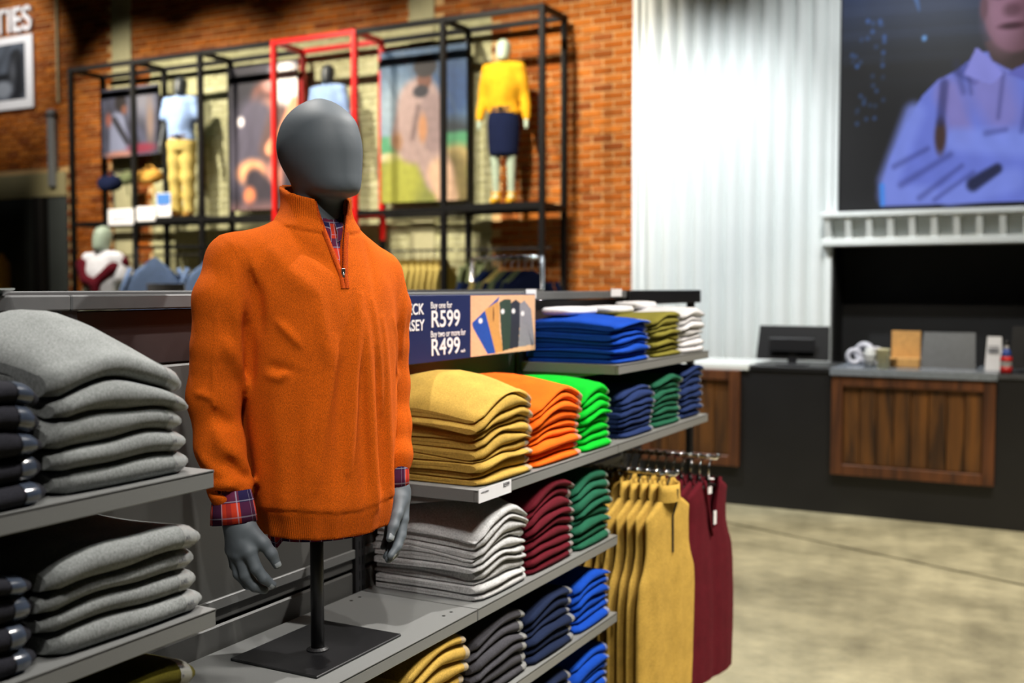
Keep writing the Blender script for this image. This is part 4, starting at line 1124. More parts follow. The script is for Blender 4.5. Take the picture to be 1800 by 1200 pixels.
# ---------------------------------------------------------------- hanging sleeveless jerseys
def vest_mesh(name, style, seed=0, half=0.205, length=0.66, hem=0.0, row=0, full=False):
    """front and back panels meeting at the side seams; origin at the collar centre, front towards +x, z down to -length.
    Vests packed on an arm lie flat and sway alike; the foremost one (full) hangs open to the front."""
    rs = np.random.RandomState(seed); ph = rs.uniform(0, 6.28, 6)
    ph[3:5] = np.random.RandomState(row).uniform(0, 6.28, 2)
    ns, nt_ = 33, 34
    def wid(z):    # half width of the body by height below the collar
        return np.interp(-z, [0.0, .02, .05, .10, .17, .22, .26, .34, .60, .66], [.148, .154, .158, .150, .152, .168, .194, half, half * .98, half * .95])
    def panel(front):
        P = np.zeros((nt_, ns, 3))
        for j, s in enumerate(np.linspace(-1, 1, ns)):
            a = abs(s)
            sh = np.interp(a, [.34, 1.0], [.0, -.055])
            if style == 'v':
                top = sh if a > .40 else (-.205 * (1 - a / .40) if front else -.02 * (1 - (a / .40) ** 2))
            else:
                top = sh if a > .36 else ((0.012 if a > .05 else -.03) if front else .02)
            for i, t in enumerate(np.linspace(0, 1, nt_)):
                t2 = t ** 1.05
                z = top + (-length - top) * t2
                w_ = wid(z)
                fat = 1.9 if (full and front) else 1.0
                bulge = .0085 * fat * (1 - a ** 6) * min(1, .75 + t * 3)
                fold = (.5 * math.sin(9 * s + ph[0]) + .3 * math.sin(17 * s + ph[1]) + .2 * math.sin(5 * z * 6 + ph[2]))
                x = (bulge + .0045 * fat * (fold + 1) * .5 * min(1, t * 2.5) * (1 - a ** 8)) * (1 if front else -1) + 0.004 * math.sin(6 * z + ph[3])
                P[i, j] = (x, s * w_ + .004 * math.sin(8 * z + ph[4]), z)
        return P
    Fp, Bp = panel(True), panel(False)
    V = np.concatenate([Fp.reshape(-1, 3), Bp.reshape(-1, 3)]); f = []
    for i in range(nt_ - 1):
        for j in range(ns - 1):
            f.append((i*ns+j, (i+1)*ns+j, (i+1)*ns+j+1, i*ns+j+1)); o_ = nt_ * ns
            f.append((o_+i*ns+j, o_+i*ns+j+1, o_+(i+1)*ns+j+1, o_+(i+1)*ns+j))
    # side seams below the armhole, shoulder seams
    o_ = nt_ * ns
    for j in (0, ns - 1):
        for i in range(nt_ - 1):
            if V[i*ns+j][2] < -.235: f.append((i*ns+j, (i+1)*ns+j, o_+(i+1)*ns+j, o_+i*ns+j))
    for j in range(ns - 1):
        if abs(np.linspace(-1, 1, ns)[j]) > .40 and abs(np.linspace(-1, 1, ns)[j + 1]) > .40: f.append((j, j + 1, o_+j+1, o_+j))
    m = mesh(name, V, f, True)
    b = bmesh.new(); b.from_mesh(m); bmesh.ops.remove_doubles(b, verts=b.verts, dist=.0004); bmesh.ops.recalc_face_normals(b, faces=b.faces); b.to_mesh(m); b.free()
    return m
def rim(style, full):
    """raised ribbed edge along the neckline"""
    mb = MB()
    if style == 'v':
        fx = .018 if full else .0095
        pts = [(fx, s * .150, -.205 * (1 - abs(s) / .40) - .004) for s in np.linspace(-.40, .40, 13)]
        mb.tube(pts, .006 if full else .004, 6)
        return fixn(mesh('neck_rib', mb.v, mb.f, True))
    df, db = (.70 if full else .22), .22
    pts = [(.056 * math.cos(q) * (df if math.cos(q) > 0 else db), .056 * math.sin(q), 0) for q in np.linspace(-2.9, 2.9, 19)]
    P = np.array([[(p[0] * k, p[1] * k, z + .012 * (1 if p[0] < 0 else 0)) for p in pts] for z, k in ((-.012, 1.06), (.02, 1.0), (.045, .97), (.043, .90), (.0, .94))])
    return fixn(grid_mesh('collar', P))
hang_black = M['black_metal']
hk = MB(); hk.tube([(0, 0, -.012), (0, 0, .035), (0, .012, .050), (0, .020, .066), (0, .010, .082), (0, -.006, .084), (0, -.018, .074)], .0040, 8)
hook_m = fixn(mesh('hook', hk.v, hk.f, True)); hook_m.materials.append(M['chrome'])
hb = MB(); hb.tube([(0, -.125, -.062), (0, -.08, -.044), (0, -.02, -.026), (0, .02, -.026), (0, .08, -.044), (0, .125, -.062)], [.0045, .0050, .0060, .0060, .0050, .0045], 8)
hb.lathe((0, 0, -.03), [(.007, 0), (.007, .02), (.005, .032)], 10)
hang_m = fixn(mesh('shoulder_bar', hb.v, hb.f, True)); hang_m.materials.append(hang_black)
ZBAR = .970
def vest_row(yc, style, col, n, x_front, step, where, seed, rz0):
    arm = MB().tube([(XB - .01, yc, ZBAR - .009), (x_front + .03, yc, ZBAR - .009), (x_front + .038, yc, ZBAR + .004)], .0085, 10).build('face_out_arm', M['chrome'], smooth=True)
    arm.parent = g; arm.matrix_parent_inverse = Matrix.Translation(-Vector(gl))
    shapes = [vest_mesh('sleeveless_jersey', style, seed + q, length=.74 if style == 'v' else .68, row=seed, full=q == 3) for q in range(4)]
    for m in shapes: m.materials.append(KN[col])
    rims = [rim(style, True), rim(style, False)]
    for rm in rims: rm.materials.append(KN[col])
    rs = random.Random(seed)
    for k in range(n):
        x = x_front - k * step; dz = rs.uniform(-.004, .004)
        pos = 'foremost' if k == 0 else ('second' if k == 1 else ORD[k]) + ' behind the front edge' if k < n - 1 else 'rearmost'
        hg = empty('clothes_hanger', (x, yc, ZBAR - .0835)); hg.rotation_euler = (0, 0, rz0)
        tag(hg, 'black hanger with chrome hook holding the %s %s vest' % (('%s' % (ORD[k] if k else 'front')), col), 'hanger', 'hangers on the %s arm' % col)
        obj('hook', hook_m, None, hg); obj('shoulder_bar', hang_m, None, hg)
        if k == 0: MB().lathe((.012, 0, -.004), [(.011, 0), (.011, .002)], 14).build('size_disc', M['white_card'], hg)
        v = obj('sleeveless_jersey', shapes[3 if k == 0 else k % 3], None); v.location = (x, yc + rs.uniform(-.004, .004), ZBAR - .0835 - .002 + dz); v.rotation_euler = (0, 0, rz0)
        obj('collar' if style != 'v' else 'neck_rib', rims[0 if k == 0 else 1], None, v)
        if k == 0:
            if style != 'v':
                z_ = MB().tube([(.039, 0, .030), (.038, 0, -.008), (.023, 0, -.06), (.024, 0, -.185)], .0032, 6).build('zip', M['dark_cloth'], v)
            else:
                MB().box(.006, .008, -.014, .014, -.060, -.034).build('neck_label', M['white_card'], v)
                MB().box(.026, .0275, -.006, .014, -.17, -.12).build('swing_tag', M['white_card'], v)
        tag(v, '%s sleeveless %s, %s on the chrome arm %s' % (col, 'V-neck jersey' if style == 'v' else 'zip-neck jersey', 'foremost' if k == 0 else ORD[k] + ' from the front', where), 'jersey', '%s sleeveless jerseys' % col)
vest_row(3.40, 'zip', 'mustard', 11, -1.215, .034, 'beside the folded stacks', 50, -.14)
vest_row(3.80, 'v', 'maroon', 11, -1.200, .034, 'at the gondola end', 70, -.18)
# ---------------------------------------------------------------- wall display frame
FX = [-11.22, -10.145, -9.07, -7.98, -6.89, -5.79, -4.672]
FY0, FY1 = 9.45, 9.95
FT, FS = 4.275, 2.40
T = .058
fr = empty('steel_cube_display', (-7.9, FY0, 0)); tag(fr, 'tall black steel cube frame standing against the brick wall', 'display frame')
rf = empty('red_cube_display', (-7.4, FY0, 0)); tag(rf, 'red painted cube section set into the black frame', 'display frame')
def fpart(mb, name, mat, root):
    o = mb.build(name, mat); o.parent = root; o.matrix_parent_inverse = Matrix.Translation(-Vector(root.location)); return o
h2 = T / 2
for i, x in enumerate(FX):
    for y in (FY0, FY1):
        isr = i in (3, 4)
        if isr:
            fpart(MB().box(x - h2, x + h2, y - h2, y + h2, FS - .30, FT + h2, .004), 'post', M['red_metal'], rf)
            fpart(MB().box(x - h2, x + h2, y - h2, y + h2, 0, FS - .302, .004), 'post', M['black_steel'], fr)
        else: fpart(MB().box(x - h2, x + h2, y - h2, y + h2, 0, FT + h2, .004), 'post', M['black_steel'], fr)
    for z in (FT, FS - .03):
        fpart(MB().box(x - h2 + .002, x + h2 - .002, FY0 + h2, FY1 - h2, z - h2 + .002, z + h2 - .002, .003), 'side_bar', M['red_metal'] if i in (3, 4) else M['black_steel'], rf if i in (3, 4) else fr)
for i in range(6):
    x0, x1 = FX[i] + h2, FX[i + 1] - h2
    isr = i == 3; root, mat = (rf, M['red_metal']) if isr else (fr, M['black_steel'])
    for y in (FY0, FY1):
        fpart(MB().box(x0, x1, y - h2 + .002, y + h2 - .002, FT - h2 + .002, FT + h2 - .002, .003), 'top_bar', mat, root)
        fpart(MB().box(x0, x1, y - h2 + .002, y + h2 - .002, FS - .058, FS - .006, .003), 'shelf_bar', mat, root)
    if i in (1, 3, 5): fpart(MB().box(x0, x1, FY0 - h2 + .004, FY1 + h2 - .004, FS - .006, FS + .016, .002), 'deck', M['black_steel'], root)
    if i in (0, 1, 2, 4, 5):
        fpart(MB().tube([(x0, FY0 + .25, 1.97), (x1, FY0 + .25, 1.97)], .012, 8), 'hanging_rail', M['black_steel'], fr)
fpart(MB().box(FX[3] - h2, FX[4] + h2, FY0 - h2, FY0 + h2, FS - .30, FS - .245, .003), 'lower_bar', M['red_metal'], rf)

# ---------------------------------------------------------------- posters
def poster(x0, x1, z0, z1, fn, label, nx, ny):
    y = FY1 - h2 - .03
    o = MB().box(x0, x1, y, y + .02, z0, z1, .003).build('poster', M['black_steel'])
    picture('printed_photo', (x0 + .004, y - .0012, z0 + .004), (1, 0, 0), (0, 0, 1), x1 - x0 - .008, z1 - z0 - .008, nx, ny, fn, PRINT, o)
    tag(o, label, 'poster')
def poster_street(u, v):
    p = Paint(u, v, (56, 58, 76), 1.2, 21)
    p.noise(.5, 5, 4); p.ell(.7, .8, .2, .25, (120, 120, 130), soft=1.4, al=.8); p.ell(.85, .45, .06, .3, (130, 104, 84), soft=1.2, al=.7)
    p.limb(.28, .5, .30, .05, .16, .22, (118, 124, 150), .4); p.limb(.22, .55, .45, .2, .05, .05, (34, 34, 44), .6); p.ell(.34, .78, .10, .13, (26, 20, 22), soft=.5); p.ell(.40, .68, .05, .07, (110, 70, 56), soft=.6)
    p.ell(.12, .55, .05, .1, (150, 76, 56), soft=.9, al=.8); p.ell(.7, .1, .24, .07, (112, 34, 54), soft=.8); p.ell(.3, .03, .25, .05, (170, 110, 90), soft=.8, al=.8)
    return p.c
def poster_work(u, v):
    p = Paint(u, v, (40, 38, 52), .62, 22)
    p.ell(.82, .84, .24, .2, (240, 234, 232), soft=.6); p.ell(.2, .86, .3, .14, (24, 22, 34), soft=.7)
    p.ell(.48, .76, .17, .12, (92, 54, 46), soft=.5); p.ell(.55, .68, .12, .08, (214, 140, 104), soft=.6); p.ell(.58, .86, .10, .05, (200, 150, 140), soft=.9, al=.7)
    p.limb(.38, .58, .30, .30, .20, .22, (70, 66, 82), .5); p.limb(.75, .6, .6, .42, .12, .1, (84, 62, 60), .6); p.ell(.16, .62, .05, .035, (226, 220, 220), soft=.8)
    p.limb(.60, .42, .86, .56, .05, .05, (226, 150, 112), .6); p.limb(.85, .58, .95, .72, .05, .04, (226, 150, 112), .6)
    p.ell(.32, .26, .22, .09, (236, 160, 112), soft=.6); p.ell(.66, .22, .12, .12, (196, 128, 110), soft=.8); p.limb(.36, .20, .66, .02, .09, .1, (46, 40, 50), .6)
    p.ell(.28, .10, .09, .06, (210, 120, 80), soft=.8); p.band(-.1, .05, (120, 88, 88), .08, .8); p.noise(.10, 8)
    return p.c
def poster_field(u, v):
    p = Paint(u, v, (104, 128, 146), .66, 23)
    p.band(.72, 1.2, (48, 74, 104), .2, .9); p.ell(.85, .7, .25, .2, (38, 66, 108), soft=.8); p.ell(.15, .62, .25, .2, (140, 156, 168), soft=1.2, al=.8)
    for q in (.2, .5, .8): p.limb(q - .25, 1.0, q + .1, .55, .008, .006, (70, 86, 104), .8, .6)
    p.ell(.82, .40, .30, .13, (34, 44, 52), soft=.6); p.band(.30, .44, (70, 140, 96), .03, .9); p.band(-.1, .30, (118, 122, 58), .1, 1.0)
    p.ell(.12, .30, .2, .03, (190, 180, 150), soft=.7); p.ell(.88, .28, .2, .08, (150, 132, 84), soft=.7)
    p.limb(.25, .16, .2, .05, .16, .14, (150, 152, 60), .7); p.limb(.85, .2, .9, .05, .1, .1, (100, 88, 50), .7)
    coat = (152, 130, 126)
    p.limb(.46, .64, .40, .40, .17, .15, coat, .3); p.limb(.34, .60, .22, .42, .09, .07, coat, .4); p.limb(.50, .45, .68, .16, .13, .11, coat, .35); p.limb(.60, .62, .62, .38, .08, .06, (132, 112, 112), .4)
    p.limb(.70, .18, .78, .02, .10, .08, (192, 158, 132), .5); p.limb(.45, .62, .38, .42, .02, .02, (92, 74, 74), .9, .7); p.ell(.50, .48, .05, .09, (170, 120, 84), soft=.7); p.ell(.2, .40, .06, .06, (140, 104, 76), soft=.8)
    p.ell(.52, .80, .085, .075, (96, 58, 44), soft=.3); p.ell(.53, .88, .135, .07, (22, 18, 22), soft=.3); p.ell(.48, .72, .09, .04, (26, 26, 36), soft=.5)
    p.noise(.08, 16); return p.c
poster(FX[0] + .035, FX[1] - .035, 3.235, 4.10, poster_street, 'dark poster of a person in a street, above the hanging bags', 90, 70)
poster(FX[2] + .04, FX[3] - .03, 2.49, 4.17, poster_work, 'poster of people in dark clothes leaning together, beside the red cube', 90, 140)
poster(FX[4] + .02, FX[5] + .02, 2.50, 4.14, poster_field, 'poster of a stooping person in a mauve jacket among grass', 90, 140)

# TIES lettering and the framed black-and-white picture
o = None
t = text_obj('wall_lettering', 'TIES', .46, M['white_card'], None, (-13.42, YB - .05, 5.07), (1, 0, 0), (0, 0, 1), 'LEFT', .02, .006, .92)
tag(t, 'white raised letters reading TIES on the brick wall', 'lettering')
pf = MB().box(-13.56, -12.66, YB - .06, YB - .014, 4.02, 5.01, .006).build('framed_picture', M['white_card'])
def bw_fn(u, v):
    p = Paint(u, v, (70, 76, 86), .7, 31); p.noise(.4, 3, 3)
    p.limb(.72, .75, .66, .2, .14, .2, (26, 28, 34), .5); p.ell(.72, .78, .1, .1, (34, 36, 40), soft=.6); p.ell(.3, .2, .3, .16, (130, 136, 146), soft=.6); p.ell(.35, .42, .4, .06, (24, 26, 30), soft=.8); p.ell(.6, .5, .1, .2, (110, 114, 122), soft=1.2, al=.6)
    return p.c
picture('printed_photo', (-13.45, YB - .0615, 4.15), (1, 0, 0), (0, 0, 1), .645, .76, 60, 60, bw_fn, PRINT, pf)
tag(pf, 'white framed black-and-white picture under the TIES letters', 'picture')

# ---------------------------------------------------------------- background mannequins
def figure(name, loc, rz, label, skin, top, bottom, kind, hgt=1.68, sleeve='long', shoe=None, belt=False, arm_out=.05, knot=False):
    s = hgt / 1.70
    root = empty(name, loc, rz); tag(root, label, 'mannequin')
    A = {}
    for q in (-1, 1):
        A[q] = [(q * .165 * s, 0, 1.40 * s), (q * (.205 + arm_out * .3) * s, -.02 * s, 1.13 * s), (q * (.20 + arm_out) * s, .03 * s, .88 * s), (q * (.20 + arm_out) * s, .05 * s, .78 * s)]
    Lg = {q: [(q * .085 * s, 0, .88 * s), (q * .085 * s, .015 * s, .48 * s), (q * .08 * s, -.01 * s, .09 * s), (q * .085 * s, .09 * s, .035 * s)] for q in (-1, 1)}
    def body(P):
        d = ringtable(P, dense([(1.455 * s, 0, .02 * s, .02 * s, .03 * s), (1.475 * s, 0, .03 * s, .055 * s, .075 * s), (1.53 * s, 0, .02 * s, .072 * s, .090 * s), (1.61 * s, 0, .0, .078 * s, .098 * s), (1.67 * s, 0, -.005 * s, .060 * s, .076 * s), (1.70 * s, 0, -.005, .012, .016)], 40))
        d = smin(d, capsule(P, (0, 0, 1.36 * s), (0, .01 * s, 1.5 * s), .055 * s, .05 * s), .02)
        for q in (-1, 1):
            a = A[q]; d = smin(d, chain(P, [a[0] + (.045 * s,), a[1] + (.038 * s,), a[2] + (.028 * s,)]), .02)
            d = smin(d, capsule(P, a[2], a[3], .030 * s, .022 * s), .01)
            l = Lg[q]; d = smin(d, chain(P, [l[0] + (.075 * s,), l[1] + (.052 * s,), l[2] + (.036 * s,), l[3] + (.03 * s,)]), .03)
        return smin(d, ringtable(P, [(.84 * s, 0, 0, .15 * s, .10 * s), (1.10 * s, 0, 0, .12 * s, .085 * s), (1.36 * s, 0, 0, .15 * s, .09 * s)]), .03)
    bb = ((-.42 * s, -.2 * s, -.01), (.42 * s, .24 * s, 1.74 * s))
    def part(nm, fn, mat, vox=.017):
        V, Q = surface_nets(fn, bb[0], bb[1], vox * s)
        o = obj(nm, np_mesh(nm, V, Q), mat, root); md = o.modifiers.new('smooth', 'SMOOTH'); md.iterations = 2; return o
    part('body', body, skin)
    def shirt(P):
        d = ringtable(P, dense([(.93 * s, 0, 0, .165 * s, .125 * s), (1.02 * s, 0, 0, .155 * s, .12 * s), (1.25 * s, 0, .01, .185 * s, .125 * s), (1.36 * s, 0, 0, .17 * s, .105 * s), (1.43 * s, 0, 0, .09 * s, .08 * s), (1.475 * s, 0, .005, .064 * s, .066 * s)], 40))
        for q in (-1, 1):
            a = A[q]; pts = [(q * .11 * s, 0, 1.405 * s, .062 * s), a[0][:2] + (1.39 * s, .068 * s)]
            if sleeve == 'long': pts += [a[1] + (.056 * s,), a[2] + (.042 * s,)]
            else: pts += [tuple(np.array(a[0]) * .35 + np.array(a[1]) * .65) + (.068 * s,)]
            d = smin(d, chain(P, pts), .03)
        d = d - .004 * np.sin(24 * P[:, 2] / s + 14 * P[:, 0]) - .003 * np.sin(40 * P[:, 0] + 8 * P[:, 2])
        return d
    if top: part('shirt', shirt, KN[top])
    if kind == 'trousers':
        def tr(P):
            d = ringtable(P, [(.80 * s, 0, 0, .155 * s, .115 * s), (.98 * s, 0, 0, .150 * s, .112 * s)])
            for q in (-1, 1):
                l = Lg[q]; d = smin(d, chain(P, [l[0] + (.095 * s,), l[1] + (.078 * s,), (l[2][0], l[2][1], .06 * s, .066 * s)]), .03)
            return np.maximum(d, .05 * s - P[:, 2]) - .004 * np.sin(30 * P[:, 2] / s)
        part('trousers', tr, KN[bottom])
    elif kind == 'skirt':
        part('skirt', lambda P: ringtable(P, dense([(.50 * s, 0, .005, .155 * s, .115 * s), (.70 * s, 0, 0, .168 * s, .125 * s), (.86 * s, 0, 0, .17 * s, .125 * s), (.98 * s, 0, 0, .145 * s, .115 * s)], 30)), KN[bottom])
    if belt:
        b = MB(); rows = [[(.152 * s * math.sin(q), .122 * s * math.cos(q), z * s) for q in np.linspace(0, 2 * math.pi, 33)] for z in (.955, .99)]
        bo = obj('belt', grid_mesh('belt', np.array(rows)), plain('belt_leather', srgb(90, 56, 34), .5), root)
        MB().lathe((0, 0, 0), [(.026 * s, 0), (.026 * s, .01)], 14).build('buckle', M['chrome'], bo).matrix_basis = Matrix.Translation((0, .128 * s, .972 * s)) @ Matrix.Rotation(-math.pi / 2, 4, 'X')
    if shoe:
        for q in (-1, 1):
            l = Lg[q]
            part('shoe', lambda P, l=l: np.maximum(smin(capsule(P, (l[2][0], l[2][1] - .01, .045 * s), (l[3][0], l[3][1] + .03 * s, .028 * s), .048 * s, .036 * s), capsule(P, (l[2][0], l[2][1], .05 * s), (l[2][0], l[2][1], .11 * s), .044 * s, .046 * s), .02), -P[:, 2]), KN[shoe])
    if knot:
        def scarf(P):
            d = chain(P, [(-.20 * s, -.03, 1.36 * s, .06 * s), (-.15 * s, .06, 1.30 * s, .055 * s), (-.02 * s, .135 * s, 1.17 * s, .045 * s), (.10 * s, .12 * s, 1.20 * s, .05 * s), (.20 * s, .04, 1.34 * s, .065 * s), (.1 * s, -.10, 1.40 * s, .06 * s), (-.1 * s, -.10, 1.40 * s, .06 * s), (-.20 * s, -.03, 1.36 * s, .06 * s)])
            return smin(d, chain(P, [(-.03 * s, .15 * s, 1.16 * s, .045 * s), (-.05 * s, .15 * s, .99 * s, .028 * s)]), .02)
        part('knotted_jersey', scarf, KN['maroon'])
    return root
figure('display_mannequin', (-4.672 - .56, 9.70, FS + .017), math.pi + .25, 'pale green mannequin in yellow shirt and navy skirt on the black frame', M['mannequin_pale'], 'golden yellow', 'deep navy', 'skirt', 1.66, 'long', 'golden yellow', True)
figure('display_mannequin', (-9.62, 9.70, FS + .017), math.pi + .35, 'dark mannequin in pale blue short-sleeved shirt and khaki trousers on the black frame', M['mannequin_dark'], 'pale blue', 'khaki', 'trousers', 1.68, 'short', 'tan', True, .06)
figure('display_mannequin', (-7.43, 9.70, FS + .017), math.pi + .2, 'dark mannequin in pale blue shirt inside the red cube', M['mannequin_dark'], 'pale blue', 'deep navy', 'trousers', 1.62, 'long', None)
pm = CAMP + ray(182, 470) * 10.2
figure('display_mannequin', (pm[0], pm[1], .42), math.pi + .1, 'pale green mannequin in white shirt with a maroon jersey knotted over the shoulders', M['mannequin_pale'], 'chalk white', 'sage', 'trousers', 1.74, 'short', None, False, .04, True)
o = MB().box(pm[0] - .4, pm[0] + .4, pm[1] - .3, pm[1] + .3, 0, .42, .006).build('plinth', M['black_lam']); tag(o, 'black plinth under the mannequin with the knotted jersey', 'plinth')

# cards standing on the frame deck, bags and caps under the poster
def card(px0, py0, px1, py1, Y, name, label, cat, blue=False, txt=True, zmax=None):
    a, b = ony(px0, py1, Y), ony(px1, py0, Y)
    if zmax is not None: a[2] = zmax if blue else min(a[2], zmax)
    o = MB().box(a[0], b[0], Y, Y + .012, a[2], b[2], .002).build(name, M['white_card'])
    if blue:
        MB().box(a[0] + .01, b[0] - .01, Y - .001, Y, (a[2] + b[2]) / 2, b[2] - .01).build('printed_panel', M['blue_ink'], o)
    if txt:
        for k in range(2):
            MB().box(a[0] + (b[0] - a[0]) * .18, a[0] + (b[0] - a[0]) * (.82 - .1 * k), Y - .0012, Y, a[2] + (b[2] - a[2]) * (.42 - .18 * k), a[2] + (b[2] - a[2]) * (.50 - .18 * k)).build('text_line', plain('pale_text', srgb(150, 148, 176), .6), o)
    tag(o, label, cat); return o
card(190, 366, 234, 396, FY0 - h2 - .0105, 'size_chart', 'wide white price board below the hanging bags', 'sign', zmax=2.375)
card(240, 362, 272, 389, FY0 - h2 - .0105, 'price_board', 'smaller white price board beside the wide one', 'sign', zmax=2.385)
card(275, 338, 300, 384, FY0 - .005, 'information_card', 'blue and white upright card beside the khaki trousers', 'sign', True, zmax=FS + .0155)
tb = card(258, 498, 324, 528, 6.2, 'ticket_board', 'white ticket board in front of the pale blue shirts', 'sign')
tq = ony(291, 528, 6.2); MB().tube([(tq[0], 6.21, 0), (tq[0], 6.21, tq[2] + .02)], .012, 8).build('stand_pole', M['black_steel'], tb)
MB().box(tq[0] - .12, tq[0] + .12, 6.1, 6.32, 0, .012, .003).build('stand_foot', M['black_steel'], tb)
fpart(MB().tube([(FX[0], FY1, 3.06), (FX[1], FY1, 3.06)], .010, 8), 'peg_bar', M['black_steel'], fr)
def pouch(px, py, w_, h_, col, nm, label, Y):
    c = ony(px, py, Y)
    zp = c[2] + h_ * .62
    fpart(MB().tube([(c[0], FY1, 3.06), (c[0], Y + .06, zp - .016), (c[0], Y - .02, zp - .016), (c[0], Y - .03, zp + .004)], .006, 6), 'peg', M['black_steel'], fr)
    def fn(P):
        d = smin(capsule(P, (-w_ * .3, 0, 0), (w_ * .3, 0, 0), h_ * .42, h_ * .42), capsule(P, (-w_ * .2, -.04, -h_ * .18), (w_ * .2, -.04, -h_ * .18), h_ * .3, h_ * .3), .03)
        return d
    V, Q = surface_nets(fn, (-w_ * .8, -.25, -h_ * .8), (w_ * .8, .22, h_ * .8), .018)
    o = obj(nm, np_mesh(nm, V, Q), KN[col]); o.location = c
    MB().tube([(-w_ * .32, 0, h_ * .3), (-w_ * .12, .0, h_ * .62), (w_ * .12, 0, h_ * .62), (w_ * .32, 0, h_ * .3)], .012, 6).build('strap', KN[col], o)
    MB().tube([(w_ * .25, -.05, -h_ * .3), (w_ * .38, -.05, -h_ * .9), (w_ * .42, -.05, -h_ * 1.3)], .009, 6).build('loose_strap', KN[col], o)
    tag(o, label, 'bag')
pouch(193, 322, .30, .22, 'deep navy', 'waist_bag', 'dark navy waist bag hanging under the street poster', FY0 + .17)
pouch(222, 314, .20, .17, 'sage', 'waist_bag', 'sage green waist bag between the navy and tan bags', FY0 + .37)
pouch(263, 310, .34, .20, 'tan', 'waist_bag', 'tan waist bag hanging beside the khaki trousers', FY0 + .17)

# ---------------------------------------------------------------- racks of hanging clothes
def garment_mesh(nm, seed, w_=.24, L_=.75):
    rs = np.random.RandomState(seed); ph = rs.uniform(0, 6.28, 4); rows = []
    for t in np.linspace(0, 1, 16):
        z = -L_ * t; hw = np.interp(t, [0, .05, .14, .3, 1], [.085, .14, w_ * .9, w_, w_ * 1.02]); th = np.interp(t, [0, .1, 1], [.014, .017, .018])
        rows.append([(th * (1 + .35 * math.sin(5 * q + ph[0]) * t) * math.cos(q), hw * math.sin(q) * (1 + .03 * math.sin(9 * t + ph[1])), z - .065 * (abs(math.sin(q)) ** 1.5) * (1 if t < .2 else .2 + .8 * math.exp(-(t - .2) * 6))) for q in np.linspace(0, 2 * math.pi, 25)[:-1]])
    m = grid_mesh(nm, np.array(rows), closed_v=True)
    # sleeves
    V = []; 
    mb = MB()
    for s in (-1, 1): mb.tube([(0, s * w_ * .8, -.09), (0, s * w_ * 1.1, -.28), (.01, s * w_ * 1.15, -.58)], [.020, .020, .019], 8)
    n0 = len(m.vertices)
    vs = [tuple(v.co) for v in m.vertices] + mb.v; fs = [tuple(p.vertices) for p in m.polygons] + [tuple(i + n0 for i in f) for f in mb.f]
    return mesh(nm, vs, fs, True)
GM = [garment_mesh('hanging_garment', q) for q in range(3)]
GMC = {}
def garment(x, y, ztop, rz, col, label, group, k=0, hook_rz=None):
    if (k, col) not in GMC:
        m = GM[k].copy(); m.materials.append(KN[col]); GMC[(k, col)] = m
    o = obj('hanging_garment', GMC[(k, col)]); o.location = (x, y, ztop - .10); o.rotation_euler = (0, 0, rz)
    hk_ = obj('hanger_hook', hook_m, None, o); hk_.location = (0, 0, .0165)
    if hook_rz is not None: hk_.rotation_euler = (0, 0, hook_rz - rz)
    tag(o, label, 'garment', group)
rg = random.Random(5)
def rail_row(x0, x1, n, col, what, rz=0.0, y=FY0 + .25, z=1.985):
    for k in range(n):
        garment(x0 + (x1 - x0) * k / max(n - 1, 1), y, z, rz + rg.uniform(-.02, .02), col, what + (', first on the rail' if k == 0 else ', last on the rail' if k == n - 1 else ', %s on the rail' % ['', 'second', 'third', 'fourth', 'fifth', 'sixth', 'seventh', 'eighth', 'ninth', 'tenth', 'eleventh'][k]), what, k % 3)
rail_row(-11.08, -10.78, 5, 'mustard', 'mustard top behind the knotted-jersey mannequin', .2)
rail_row(-10.70, -10.30, 7, 'cream', 'cream top under the white price boards', .1)
rail_row(-6.76, -5.92, 12, 'khaki', 'khaki yellow top under the grass poster', .1)
rail_row(-5.64, -5.42, 3, 'sage', 'sage green top beside the khaki ones', .1)
# pale blue shirts hanging face-out from a low rail
c = CAMP + ray(322, 470) * 9.0; rd = np.array([.36, .16, 0]); zr = c[2] + .17; ar = math.atan2(rd[1], rd[0])
for k, t_ in enumerate((-.62, .62)):
    q = c + rd * t_
    garment(q[0], q[1], zr + .0155, YAW + 1.57 + .5 - k * .3, 'pale blue', ['pale blue shirt behind the white ticket board', 'pale blue shirt beside the mannequin shoulder, nearer the red cube'][k], 'pale blue shirts', k, ar)
st = MB()
st.tube([tuple(c - rd)[:2] + (zr,), tuple(c + rd)[:2] + (zr,)], .012, 8)
for s in (-1, 1): st.tube([tuple(c + s * rd)[:2] + (0.0,), tuple(c + s * rd)[:2] + (zr,)], .014, 8)
tag(st.build('garment_rail', M['black_steel'], smooth=True), 'low black garment rail holding the pale blue shirts', 'rail')
q = ony(2, 432, YB - .2)
garment(q[0], q[1], q[2], 0.3, 'tan', 'tan brown jacket hung on a peg against the dark opening panel', 'jacket on a peg')
MB().tube([(q[0], YB - .03, q[2] - .012), (q[0], q[1] - .01, q[2] - .012)], .012, 8).build('wall_peg', M['chrome'], wl)
